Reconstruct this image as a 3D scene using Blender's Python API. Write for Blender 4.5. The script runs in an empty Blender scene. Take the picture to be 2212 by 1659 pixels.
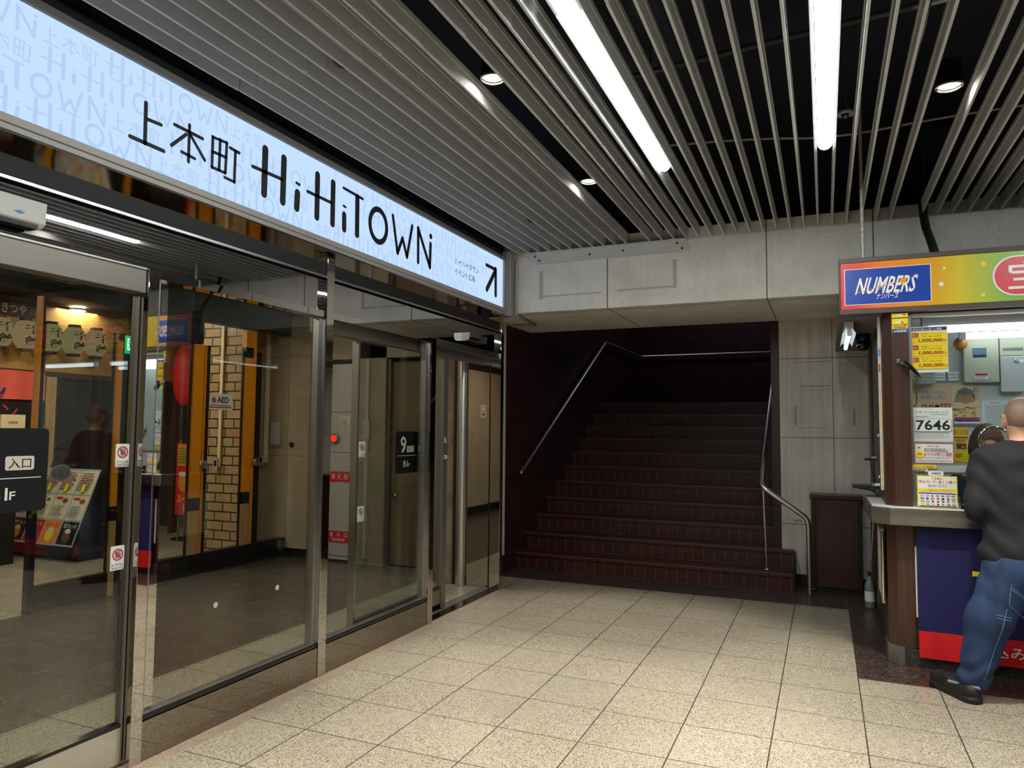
import bpy, math, random
import numpy as np
from mathutils import Vector, Matrix
random.seed(7)
S = bpy.context.scene
COL = S.collection
PI = math.pi

# ------------------------------------------------------------------ materials
def lin(c):
    return tuple(((v/255)/12.92 if v/255 <= .04045 else ((v/255+.055)/1.055)**2.4) for v in c)
MATS = {}
def base(name):
    m = bpy.data.materials.new(name); m.use_nodes = True
    n = m.node_tree.nodes; l = m.node_tree.links
    b = n['Principled BSDF']
    MATS[name] = m
    return m, n, l, b
def mat(name, c, rough=.5, metal=0., emit=0., ecol=None, noise=0., nscale=12., stretch=(1, 1, 1), bump=0., spec=.5, coat=0., rnoise=0.):
    """plain surface: colour with a soft mottling, optional bump"""
    m, n, l, b = base(name)
    col = lin(c)
    b.inputs['Base Color'].default_value = (*col, 1)
    b.inputs['Roughness'].default_value = rough
    b.inputs['Metallic'].default_value = metal
    b.inputs['Specular IOR Level'].default_value = spec
    b.inputs['Coat Weight'].default_value = coat
    b.inputs['Coat Roughness'].default_value = .15
    if emit:
        b.inputs['Emission Color'].default_value = (*(lin(ecol) if ecol else col), 1)
        b.inputs['Emission Strength'].default_value = emit
    if noise or bump or rnoise:
        tc = n.new('ShaderNodeTexCoord'); mp = n.new('ShaderNodeMapping')
        mp.inputs['Scale'].default_value = stretch
        l.new(tc.outputs['Object'], mp.inputs['Vector'])
        nz = n.new('ShaderNodeTexNoise'); nz.inputs['Scale'].default_value = nscale; nz.inputs['Detail'].default_value = 6
        l.new(mp.outputs['Vector'], nz.inputs['Vector'])
        if noise:
            r = n.new('ShaderNodeValToRGB')
            r.color_ramp.elements[0].position = .3; r.color_ramp.elements[1].position = .7
            r.color_ramp.elements[0].color = (*[max(0, v*(1-noise)) for v in col], 1)
            r.color_ramp.elements[1].color = (*[min(1, v*(1+noise)) for v in col], 1)
            l.new(nz.outputs['Fac'], r.inputs['Fac']); l.new(r.outputs['Color'], b.inputs['Base Color'])
        if rnoise:
            q = n.new('ShaderNodeMapRange')
            q.inputs['To Min'].default_value = rough-rnoise; q.inputs['To Max'].default_value = rough+rnoise
            l.new(nz.outputs['Fac'], q.inputs['Value']); l.new(q.outputs['Result'], b.inputs['Roughness'])
        if bump:
            bp = n.new('ShaderNodeBump'); bp.inputs['Strength'].default_value = bump; bp.inputs['Distance'].default_value = .01
            l.new(nz.outputs['Fac'], bp.inputs['Height']); l.new(bp.outputs['Normal'], b.inputs['Normal'])
    return m
def math_(n, l, op, a, b=None, c=None):
    q = n.new('ShaderNodeMath'); q.operation = op
    for i, v in enumerate((a, b, c)):
        if v is None: continue
        if isinstance(v, (int, float)): q.inputs[i].default_value = v
        else: l.new(v, q.inputs[i])
    return q.outputs[0]
def mix_(n, l, f, a, b, mode='MIX'):
    q = n.new('ShaderNodeMix'); q.data_type = 'RGBA'; q.blend_type = mode
    for i, v in ((0, f), (6, a), (7, b)):
        if isinstance(v, (int, float)): q.inputs[i].default_value = v
        elif isinstance(v, tuple): q.inputs[i].default_value = (*v, 1)
        else: l.new(v, q.inputs[i])
    return q.outputs[2]
def grid_mask(n, l, sep, pitch, off, width, axes=('X', 'Y')):
    """1 on the joint lines of a square grid"""
    out = None
    for ax, p, o, w in zip(axes, pitch, off, width):
        t = math_(n, l, 'SUBTRACT', sep.outputs[ax], o)
        t = math_(n, l, 'DIVIDE', t, p)
        t = math_(n, l, 'FRACT', t)
        t = math_(n, l, 'SUBTRACT', t, .5)
        t = math_(n, l, 'ABSOLUTE', t)
        t = math_(n, l, 'GREATER_THAN', t, .5-w/p/2)
        out = t if out is None else math_(n, l, 'MAXIMUM', out, t)
    return out
def tile_floor(name, c, speck_d, speck_l, pitch, off, joint, jw, rough, scale=230., bump=.0, tint=.05, rn=.06):
    m, n, l, b = base(name)
    tc = n.new('ShaderNodeTexCoord'); sep = n.new('ShaderNodeSeparateXYZ'); l.new(tc.outputs['Object'], sep.inputs[0])
    v = n.new('ShaderNodeTexVoronoi'); v.inputs['Scale'].default_value = scale; l.new(tc.outputs['Object'], v.inputs['Vector'])
    r = n.new('ShaderNodeValToRGB'); cr = r.color_ramp; cr.interpolation = 'LINEAR'
    cr.elements[0].position = 0; cr.elements[0].color = (*lin(speck_d), 1)
    cr.elements[1].position = 1; cr.elements[1].color = (*lin(speck_l), 1)
    for p, cc in ((.22, speck_d), (.34, c), (.72, c)):
        e = cr.elements.new(p); e.color = (*lin(cc), 1)
    sv = n.new('ShaderNodeSeparateColor'); l.new(v.outputs['Color'], sv.inputs[0]); l.new(sv.outputs[0], r.inputs['Fac'])
    # each tile a little different
    fx = math_(n, l, 'FLOOR', math_(n, l, 'DIVIDE', math_(n, l, 'SUBTRACT', sep.outputs['X'], off[0]), pitch[0]))
    fy = math_(n, l, 'FLOOR', math_(n, l, 'DIVIDE', math_(n, l, 'SUBTRACT', sep.outputs['Y'], off[1]), pitch[1]))
    cb = n.new('ShaderNodeCombineXYZ'); l.new(fx, cb.inputs[0]); l.new(fy, cb.inputs[1])
    wn = n.new('ShaderNodeTexWhiteNoise'); l.new(cb.outputs[0], wn.inputs['Vector'])
    mr = n.new('ShaderNodeMapRange'); mr.inputs['To Min'].default_value = 1-tint; mr.inputs['To Max'].default_value = 1+tint*.6
    l.new(wn.outputs['Value'], mr.inputs['Value'])
    nz = n.new('ShaderNodeTexNoise'); nz.inputs['Scale'].default_value = 1.7; nz.inputs['Detail'].default_value = 5
    l.new(tc.outputs['Object'], nz.inputs['Vector'])
    wear = math_(n, l, 'MULTIPLY_ADD', nz.outputs['Fac'], .10, .95)
    col = mix_(n, l, 1., r.outputs['Color'], math_(n, l, 'MULTIPLY', mr.outputs['Result'], wear), 'MULTIPLY')
    jm = grid_mask(n, l, sep, pitch, off, jw)
    col = mix_(n, l, jm, col, lin(joint))
    l.new(col, b.inputs['Base Color'])
    rr = math_(n, l, 'MULTIPLY_ADD', nz.outputs['Fac'], rn*2, rough-rn)
    rr = math_(n, l, 'MULTIPLY_ADD', jm, .4, rr); l.new(rr, b.inputs['Roughness'])
    if bump:
        nb = n.new('ShaderNodeTexNoise'); nb.inputs['Scale'].default_value = 55; nb.inputs['Detail'].default_value = 3
        l.new(tc.outputs['Object'], nb.inputs['Vector'])
        bp = n.new('ShaderNodeBump'); bp.inputs['Strength'].default_value = bump; bp.inputs['Distance'].default_value = .004
        l.new(nb.outputs['Fac'], bp.inputs['Height']); l.new(bp.outputs['Normal'], b.inputs['Normal'])
    return m
def concrete(name, c, streak=.25, pits=.0, joints=None, rough=.8):
    m, n, l, b = base(name)
    tc = n.new('ShaderNodeTexCoord')
    mp = n.new('ShaderNodeMapping'); mp.inputs['Scale'].default_value = (9, 9, .7); l.new(tc.outputs['Object'], mp.inputs['Vector'])
    n1 = n.new('ShaderNodeTexNoise'); n1.inputs['Scale'].default_value = 2.5; n1.inputs['Detail'].default_value = 8; l.new(mp.outputs['Vector'], n1.inputs['Vector'])
    n2 = n.new('ShaderNodeTexNoise'); n2.inputs['Scale'].default_value = 3.2; n2.inputs['Detail'].default_value = 9; l.new(tc.outputs['Object'], n2.inputs['Vector'])
    f = math_(n, l, 'MULTIPLY_ADD', n1.outputs['Fac'], streak*2, 1-streak)
    f = math_(n, l, 'MULTIPLY', f, math_(n, l, 'MULTIPLY_ADD', n2.outputs['Fac'], .5, .76))
    col = mix_(n, l, 1., lin(c), f, 'MULTIPLY')
    if pits:
        v = n.new('ShaderNodeTexVoronoi'); v.inputs['Scale'].default_value = 62; l.new(tc.outputs['Object'], v.inputs['Vector'])
        p = math_(n, l, 'LESS_THAN', v.outputs['Distance'], .16)
        n3 = n.new('ShaderNodeTexNoise'); n3.inputs['Scale'].default_value = 5; l.new(tc.outputs['Object'], n3.inputs['Vector'])
        p = math_(n, l, 'MULTIPLY', p, math_(n, l, 'GREATER_THAN', n3.outputs['Fac'], .5))
        col = mix_(n, l, math_(n, l, 'MULTIPLY', p, pits), col, lin((70, 66, 62)))
    l.new(col, b.inputs['Base Color']); b.inputs['Roughness'].default_value = rough
    bp = n.new('ShaderNodeBump'); bp.inputs['Strength'].default_value = .25; bp.inputs['Distance'].default_value = .006
    l.new(n2.outputs['Fac'], bp.inputs['Height']); l.new(bp.outputs['Normal'], b.inputs['Normal'])
    return m
def brick(name, c1, c2, mortar, bw, rh, ms, off=.5, rough=.45, var=None):
    m, n, l, b = base(name)
    tc = n.new('ShaderNodeTexCoord'); sep = n.new('ShaderNodeSeparateXYZ'); l.new(tc.outputs['Object'], sep.inputs[0])
    cb = n.new('ShaderNodeCombineXYZ')
    l.new(math_(n, l, 'ADD', sep.outputs['X'], sep.outputs['Y']), cb.inputs[0]); l.new(sep.outputs['Z'], cb.inputs[1])
    t = n.new('ShaderNodeTexBrick'); t.offset = off
    t.inputs['Scale'].default_value = 1; t.inputs['Brick Width'].default_value = bw; t.inputs['Row Height'].default_value = rh
    t.inputs['Mortar Size'].default_value = ms; t.inputs['Mortar Smooth'].default_value = .1
    t.inputs['Color1'].default_value = (*lin(c1), 1); t.inputs['Color2'].default_value = (*lin(c2), 1); t.inputs['Mortar'].default_value = (*lin(mortar), 1)
    l.new(cb.outputs[0], t.inputs['Vector'])
    nz = n.new('ShaderNodeTexNoise'); nz.inputs['Scale'].default_value = 18; nz.inputs['Detail'].default_value = 6; l.new(tc.outputs['Object'], nz.inputs['Vector'])
    col = mix_(n, l, 1., t.outputs['Color'], math_(n, l, 'MULTIPLY_ADD', nz.outputs['Fac'], .5, .75), 'MULTIPLY')
    l.new(col, b.inputs['Base Color']); b.inputs['Roughness'].default_value = rough
    bp = n.new('ShaderNodeBump'); bp.inputs['Strength'].default_value = .5; bp.inputs['Distance'].default_value = .004; bp.invert = True
    l.new(t.outputs['Fac'], bp.inputs['Height']); l.new(bp.outputs['Normal'], b.inputs['Normal'])
    return m
def wood(name, c, stripe=60., amt=.45, rough=.4, axis=(1, 1, .02)):
    m, n, l, b = base(name)
    tc = n.new('ShaderNodeTexCoord'); mp = n.new('ShaderNodeMapping'); mp.inputs['Scale'].default_value = axis
    l.new(tc.outputs['Object'], mp.inputs['Vector'])
    nz = n.new('ShaderNodeTexNoise'); nz.inputs['Scale'].default_value = stripe; nz.inputs['Detail'].default_value = 5
    l.new(mp.outputs['Vector'], nz.inputs['Vector'])
    r = n.new('ShaderNodeValToRGB'); col = lin(c)
    r.color_ramp.elements[0].position = .32; r.color_ramp.elements[1].position = .68
    r.color_ramp.elements[0].color = (*[v*(1-amt) for v in col], 1); r.color_ramp.elements[1].color = (*[v*(1+amt) for v in col], 1)
    l.new(nz.outputs['Fac'], r.inputs['Fac']); l.new(r.outputs['Color'], b.inputs['Base Color'])
    b.inputs['Roughness'].default_value = rough
    return m
def brushed(name, c, rough=.3, axis=(300, 300, 3), metal=1.):
    m, n, l, b = base(name)
    tc = n.new('ShaderNodeTexCoord'); mp = n.new('ShaderNodeMapping'); mp.inputs['Scale'].default_value = axis
    l.new(tc.outputs['Object'], mp.inputs['Vector'])
    nz = n.new('ShaderNodeTexNoise'); nz.inputs['Scale'].default_value = 1; nz.inputs['Detail'].default_value = 3
    l.new(mp.outputs['Vector'], nz.inputs['Vector'])
    b.inputs['Base Color'].default_value = (*lin(c), 1); b.inputs['Metallic'].default_value = metal
    q = math_(n, l, 'MULTIPLY_ADD', nz.outputs['Fac'], .2, rough-.1); l.new(q, b.inputs['Roughness'])
    return m
def mirror(name, c, rough=.04, wave=0., wscale=1.2):
    m, n, l, b = base(name)
    b.inputs['Base Color'].default_value = (*lin(c), 1); b.inputs['Metallic'].default_value = 1; b.inputs['Roughness'].default_value = rough
    if wave:
        tc = n.new('ShaderNodeTexCoord')
        nz = n.new('ShaderNodeTexNoise'); nz.inputs['Scale'].default_value = wscale; nz.inputs['Detail'].default_value = 1; l.new(tc.outputs['Object'], nz.inputs['Vector'])
        bp = n.new('ShaderNodeBump'); bp.inputs['Strength'].default_value = wave; bp.inputs['Distance'].default_value = .05
        l.new(nz.outputs['Fac'], bp.inputs['Height']); l.new(bp.outputs['Normal'], b.inputs['Normal'])
    return m
def glass(name, tint=(.9, .93, .9), f0=.04, rough=0.):
    """thin architectural pane: each face lets light straight through and mirrors more at glancing angles"""
    m = bpy.data.materials.new(name); m.use_nodes = True; MATS[name] = m
    n = m.node_tree.nodes; l = m.node_tree.links
    for q in list(n):
        if q.type != 'OUTPUT_MATERIAL': n.remove(q)
    out = n['Material Output']
    tr = n.new('ShaderNodeBsdfTransparent'); tr.inputs[0].default_value = (*tint, 1)
    gl = n.new('ShaderNodeBsdfGlossy'); gl.inputs['Roughness'].default_value = rough; gl.inputs['Color'].default_value = (1, 1, 1, 1)
    lw = n.new('ShaderNodeLayerWeight'); lw.inputs['Blend'].default_value = .5
    p5 = math_(n, l, 'POWER', lw.outputs['Facing'], 5.)
    f = math_(n, l, 'MULTIPLY_ADD', p5, 1-f0, f0)
    mx = n.new('ShaderNodeMixShader'); l.new(f, mx.inputs[0]); l.new(tr.outputs[0], mx.inputs[1]); l.new(gl.outputs[0], mx.inputs[2])
    l.new(mx.outputs[0], out.inputs[0])
    return m
def emitter(name, c, s):
    m = bpy.data.materials.new(name); m.use_nodes = True; MATS[name] = m
    n = m.node_tree.nodes; l = m.node_tree.links
    for q in list(n):
        if q.type != 'OUTPUT_MATERIAL': n.remove(q)
    e = n.new('ShaderNodeEmission'); e.inputs[0].default_value = (*lin(c), 1); e.inputs[1].default_value = s
    l.new(e.outputs[0], n['Material Output'].inputs[0])
    return m

tile_floor('beige_terrazzo', (170, 160, 140), (122, 110, 92), (196, 188, 172), (.4, .4), (.152, .005), (50, 44, 38), (.006, .0055), .27)
tile_floor('dark_granite', (62, 46, 42), (36, 28, 28), (116, 98, 92), (.8, .6), (.1, .3), (34, 28, 28), (.003, .003), .33, scale=120., bump=.12)
tile_floor('vestibule_granite', (58, 48, 43), (36, 29, 27), (112, 96, 84), (.45, .45), (.1, .2), (28, 24, 23), (.004, .004), .22, scale=120., bump=.5)
tile_floor('threshold_stone', (168, 148, 128), (140, 122, 104), (186, 168, 150), (9, .4), (4.1, .105), (98, 84, 72), (.002, .0024), .3)
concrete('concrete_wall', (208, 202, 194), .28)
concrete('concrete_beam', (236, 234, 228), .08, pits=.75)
concrete('concrete_inner', (164, 148, 126), .16)
concrete('void_black', (17, 22, 36), .1)
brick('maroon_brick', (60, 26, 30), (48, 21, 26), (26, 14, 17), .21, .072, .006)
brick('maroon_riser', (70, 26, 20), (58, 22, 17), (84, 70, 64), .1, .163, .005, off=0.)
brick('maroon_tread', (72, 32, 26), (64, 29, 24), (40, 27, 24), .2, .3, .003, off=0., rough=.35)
brick('beige_brick', (186, 158, 116), (176, 148, 106), (42, 34, 28), .23, .1, .008, rough=.3)
mat('wall_grey', (128, 124, 120), .8, noise=.1)
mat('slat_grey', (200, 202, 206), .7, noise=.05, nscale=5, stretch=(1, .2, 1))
mat('white_paint', (214, 214, 212), .5)
mat('housing_white', (205, 204, 196), .45)
mat('black_metal', (22, 23, 28), .35)
mat('black_gloss', (14, 15, 20), .12)
mat('black_matte', (11, 12, 15), .6)
mat('sign_black', (18, 20, 26), .35)
mat('dark_grey', (58, 56, 58), .6)
mat('mid_grey', (110, 108, 106), .6)
mat('pale_grey', (176, 174, 170), .5)
mat('alu', (176, 176, 178), .32, metal=1.)
mat('alu_dull', (140, 136, 132), .45, metal=.8)
mat('sign_frame', (160, 158, 154), .4, metal=.2)
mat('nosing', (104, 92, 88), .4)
mat('door_bronze', (74, 66, 58), .28, metal=.9)
mat('galvanised', (190, 186, 176), .55, metal=.4, noise=.3, nscale=60)
brushed('brushed_steel', (214, 212, 208), .24, (2, 2, 60))
brushed('brushed_steel_dark', (120, 112, 104), .3, (40, 40, 2))
mirror('chrome', (206, 200, 192), .07)
mirror('rail_steel', (214, 212, 208), .33)
mirror('polished_plinth', (150, 142, 132), .05, .05, 2.)
mirror('polished_post', (200, 196, 190), .02)
mirror('transom_mirror', (180, 180, 182), .012, .03, 1.3)
mirror('soffit_mirror', (150, 148, 146), .06, .05)
glass('clear_glass', (.93, .95, .93))
glass('door_glass', (.86, .90, .87), .05)
glass('acrylic', (.97, .98, .98))
emitter('tube_light', (250, 255, 250), 46.)
emitter('booth_tube', (226, 246, 255), 9.5)
emitter('small_tube', (225, 246, 255), 2.6)
emitter('downlight_glow', (255, 244, 226), 60.)
emitter('exit_green', (20, 190, 110), 1.2)
emitter('exit_white', (225, 255, 240), 1.6)
emitter('red_lamp', (255, 40, 30), 1.2)
emitter('lantern_glow', (226, 190, 140), .35)
wood('brown_wood', (72, 46, 36), 70., .25, .35, (1, 1, .015))
wood('cabinet_wood', (58, 28, 30), 60., .3, .3, (1, 1, .03))
wood('pale_wood', (190, 150, 100), 30., .2, .5, (1, 1, .1))
wood('yellow_wood', (176, 132, 70), 30., .15, .5, (1, 1, .1))
mat('brown_paint', (74, 62, 58), .4, noise=.06)
mat('frame_brown', (86, 74, 70), .42)
mat('orange_paint', (238, 152, 20), .38, emit=0.)
mat('banner_blue', (20, 16, 78), .75, noise=.06, nscale=40)
mat('banner_red', (214, 14, 22), .7)
for nm, c in dict(ink=(12, 16, 20), black=(16, 16, 18), white=(240, 240, 238), paper=(226, 232, 230), offwhite=(222, 214, 196), red=(206, 34, 48), crimson=(176, 24, 44), yellow=(250, 224, 20), orange=(236, 140, 40), blue=(26, 70, 170), navy=(30, 40, 100), sky=(90, 150, 210), green=(60, 150, 70), purple=(150, 110, 170), brown=(120, 60, 30), maroon=(70, 24, 26), gold=(214, 150, 40), peach=(232, 196, 160), cream=(232, 216, 178), rust=(170, 70, 24), pinkred=(222, 84, 76), tan=(176, 140, 96), leafgreen=(70, 130, 50), textgrey=(110, 114, 116), teal=(60, 140, 140)).items():
    mat(nm, c, .55)
mat('panel_cream', (184, 184, 160), .5)
mat('panel_white', (186, 190, 186), .5)
mat('booth_wall', (206, 212, 204), .7, noise=.06, nscale=8, stretch=(20, 1, .3))
mat('lcd', (70, 110, 120), .25)
mat('leather', (168, 106, 40), .4, noise=.25, nscale=30)
mat('skin', (206, 156, 130), .5, noise=.05, nscale=25)
mat('skin_clerk', (220, 176, 150), .5)
mat('stubble', (136, 108, 94), .55, noise=.16, nscale=120)
mat('shirt', (14, 12, 18), .85, noise=.14, nscale=9, bump=.15)
mat('denim', (31, 51, 86), .85, noise=.35, nscale=14, stretch=(1, 1, .5), bump=.25)
mat('denim_stitch', (110, 134, 164), .8)
mat('denim_hem', (126, 134, 140), .85)
mat('rubber_black', (26, 25, 26), .6)
mat('hair_brown', (70, 46, 36), .42, noise=.25, nscale=40, stretch=(1, 1, .15))
mat('cardigan', (30, 38, 62), .85)
mat('granite_base', (60, 54, 50), .5, noise=.8, nscale=70)
mat('white_cloth', (206, 204, 196), .7)
mat('noren_red', (226, 92, 80), .8, noise=.1, nscale=6)
mat('lantern_red', (196, 26, 34), .5, emit=.12)
mat('stain', (164, 158, 148), .9)
mat('stain_light', (196, 192, 184), .9)
mat('crack', (118, 112, 104), .9)
mat('seam', (104, 99, 92), .9)
brushed('header_steel', (128, 122, 116), .42, (3, 3, 300))
mat('steel_door', (128, 108, 84), .45, noise=.18, nscale=3)
mat('rust_post', (132, 112, 90), .6, noise=.3, nscale=8)
mat('clear_plastic', (130, 134, 140), .25)
emitter('sign_light', (194, 220, 252), 1.12)
emitter('sign_light_ink', (182, 209, 246), 1.06)
emitter('sign_light_glint', (224, 240, 255), 1.05)
def rainbow():
    m, n, l, b = base('rainbow_face')
    tc = n.new('ShaderNodeTexCoord'); sep = n.new('ShaderNodeSeparateXYZ'); l.new(tc.outputs['Object'], sep.inputs[0])
    t = math_(n, l, 'DIVIDE', sep.outputs['X'], 2.6)
    r = n.new('ShaderNodeValToRGB'); cr = r.color_ramp
    st = [(0, (220, 34, 44)), (.035, (226, 60, 44)), (.09, (242, 130, 40)), (.2, (226, 166, 34)), (.25, (216, 196, 40)), (.33, (140, 186, 50)), (.52, (90, 176, 70)), (.66, (70, 160, 90)), (.8, (170, 200, 60)), (1, (236, 200, 50))]
    cr.elements[0].position = 0; cr.elements[0].color = (*lin(st[0][1]), 1); cr.elements[1].position = 1; cr.elements[1].color = (*lin(st[-1][1]), 1)
    for p, c in st[1:-1]:
        e = cr.elements.new(p); e.color = (*lin(c), 1)
    l.new(t, r.inputs['Fac']); l.new(r.outputs['Color'], b.inputs['Base Color'])
    l.new(r.outputs['Color'], b.inputs['Emission Color']); b.inputs['Emission Strength'].default_value = .07
    b.inputs['Roughness'].default_value = .25
rainbow()
for nm, c in dict(lit_blue=(20, 66, 168), lit_white=(244, 244, 240), lit_red=(214, 34, 54), lit_yellow=(250, 222, 40), lit_gold=(236, 160, 40)).items():
    mat(nm, c, .25, emit=.07)

# ------------------------------------------------------------------ geometry helpers
class MB:
    """collects shapes for ONE mesh object"""
    def __init__(s): s.v = []; s.f = []; s.mi = []; s.ms = []; s.sm = []
    def m(s, name):
        if name not in s.ms: s.ms.append(name)
        return s.ms.index(name)
    def add(s, vs, fs, mat_, smooth=False):
        o = len(s.v); k = s.m(mat_)
        s.v += [tuple(map(float, p)) for p in vs]
        for f in fs: s.f.append(tuple(o+i for i in f)); s.mi.append(k); s.sm.append(smooth)
        return s
    def box(s, x0, x1, y0, y1, z0, z1, mat_):
        x0, x1 = min(x0, x1), max(x0, x1); y0, y1 = min(y0, y1), max(y0, y1); z0, z1 = min(z0, z1), max(z0, z1)
        v = [(x, y, z) for z in (z0, z1) for y in (y0, y1) for x in (x0, x1)]
        return s.add(v, [(0, 2, 3, 1), (4, 5, 7, 6), (0, 1, 5, 4), (2, 6, 7, 3), (0, 4, 6, 2), (1, 3, 7, 5)], mat_)
    def prism(s, poly, a, b, mat_, axis='z', smooth=False):
        """extrude a 2-D outline (counter-clockwise) from a to b along an axis"""
        def p3(p, t):
            return (p[0], p[1], t) if axis == 'z' else ((p[0], t, p[1]) if axis == 'y' else (t, p[0], p[1]))
        n = len(poly); v = [p3(p, a) for p in poly]+[p3(p, b) for p in poly]
        f = [tuple(range(n))[::-1], tuple(range(n, 2*n))]
        s.add(v, f, mat_)
        return s.add(v, [(i, (i+1) % n, n+(i+1) % n, n+i) for i in range(n)], mat_, smooth)
    def tube(s, pts, r, mat_, n=12, cap=True):
        pts = [Vector(p) for p in pts]; rs = r if isinstance(r, (list, tuple)) else [r]*len(pts)
        rings = []; up = None
        for i, p in enumerate(pts):
            a = pts[max(0, i-1)]; b = pts[min(len(pts)-1, i+1)]; t = (b-a).normalized()
            if up is None:
                up = Vector((0, 0, 1)) if abs(t.z) < .9 else Vector((1, 0, 0))
            u = (up-t*up.dot(t)).normalized(); w = t.cross(u); up = u
            rings.append([p+(u*math.cos(2*PI*k/n)+w*math.sin(2*PI*k/n))*rs[i] for k in range(n)])
        v = [q for g in rings for q in g]; f = []
        for i in range(len(rings)-1):
            for k in range(n):
                f.append((i*n+k, i*n+(k+1) % n, (i+1)*n+(k+1) % n, (i+1)*n+k))
        s.add(v, f, mat_, True)
        if cap:
            s.add(rings[0], [tuple(range(n))[::-1]], mat_); s.add(rings[-1], [tuple(range(n))], mat_)
        return s
    def lathe(s, prof, c, mat_, n=24, axis='z', smooth=True, cap=True):
        """profile of (radius, height) turned about an axis through c"""
        v = []
        for r, h in prof:
            for k in range(n):
                a = 2*PI*k/n; p, q = r*math.cos(a), r*math.sin(a)
                v.append((c[0]+p, c[1]+q, c[2]+h) if axis == 'z' else ((c[0]+p, c[1]+h, c[2]+q) if axis == 'y' else (c[0]+h, c[1]+p, c[2]+q)))
        f = []
        for i in range(len(prof)-1):
            for k in range(n):
                f.append((i*n+k, i*n+(k+1) % n, (i+1)*n+(k+1) % n, (i+1)*n+k))
        s.add(v, f, mat_, smooth)
        if cap and prof[0][0] > 1e-5: s.add(v[:n], [tuple(range(n))[::-1]], mat_)
        if cap and prof[-1][0] > 1e-5: s.add(v[-n:], [tuple(range(n))], mat_)
        return s
    def ell(s, c, r, mat_, n=20, m=12, rot=None):
        v = []
        for i in range(m+1):
            t = PI*i/m
            for k in range(n):
                a = 2*PI*k/n
                p = Vector((math.sin(t)*math.cos(a)*r[0], math.sin(t)*math.sin(a)*r[1], math.cos(t)*r[2]))
                if rot: p = rot @ p
                v.append(p+Vector(c))
        f = [(i*n+k, (i+1)*n+k, (i+1)*n+(k+1) % n, i*n+(k+1) % n) for i in range(m) for k in range(n)]
        return s.add(v, f, mat_, True)
    def torus(s, c, R, r, mat_, axis='z', n=36, m=10, squash=1.):
        v = []
        for i in range(n):
            a = 2*PI*i/n
            for k in range(m):
                b = 2*PI*k/m; q = R+r*math.cos(b); h = r*math.sin(b)*squash
                p, w = q*math.cos(a), q*math.sin(a)
                v.append((c[0]+p, c[1]+w, c[2]+h) if axis == 'z' else ((c[0]+p, c[1]+h, c[2]+w) if axis == 'y' else (c[0]+h, c[1]+p, c[2]+w)))
        f = [(i*m+k, ((i+1) % n)*m+k, ((i+1) % n)*m+(k+1) % m, i*m+(k+1) % m) for i in range(n) for k in range(m)]
        return s.add(v, f, mat_, True)

def props(o, label=None, cat=None, group=None, kind=None):
    if label: o['label'] = label
    if cat: o['category'] = cat
    if group: o['group'] = group
    if kind: o['kind'] = kind
    return o
def wloc(o):
    p = Vector((0, 0, 0))
    while o is not None: p = p+o.location; o = o.parent
    return p
def obj(name, mb, parent=None, label=None, cat=None, group=None, kind=None, bevel=0., loc=None):
    """one mesh object; shapes are given in room coordinates and stored about the parent's (or its own) base"""
    me = bpy.data.meshes.new(name)
    o = bpy.data.objects.new(name, me); COL.objects.link(o)
    if parent is not None:
        o.parent = parent; off = wloc(parent)
    else:
        off = Vector(loc) if loc else Vector((0, 0, 0)); o.location = off
    me.from_pydata([(p[0]-off[0], p[1]-off[1], p[2]-off[2]) for p in mb.v], [], mb.f)
    for nm in mb.ms: me.materials.append(MATS[nm])
    me.polygons.foreach_set('material_index', mb.mi)
    me.polygons.foreach_set('use_smooth', mb.sm)
    me.update()
    if bevel:
        b = o.modifiers.new('edge', 'BEVEL'); b.width = bevel; b.segments = 2; b.limit_method = 'ANGLE'; b.angle_limit = .7
    return props(o, label, cat, group, kind)
def thing(name, label, cat, loc, group=None):
    o = bpy.data.objects.new(name, None); COL.objects.link(o); o.location = loc; o.empty_display_size = .1
    return props(o, label, cat, group)
def struct(name, mb, parent=None, bevel=0.):
    return obj(name, mb, parent, kind=None if parent else 'structure', bevel=bevel)
def B(*a): return MB().box(*a)

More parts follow.
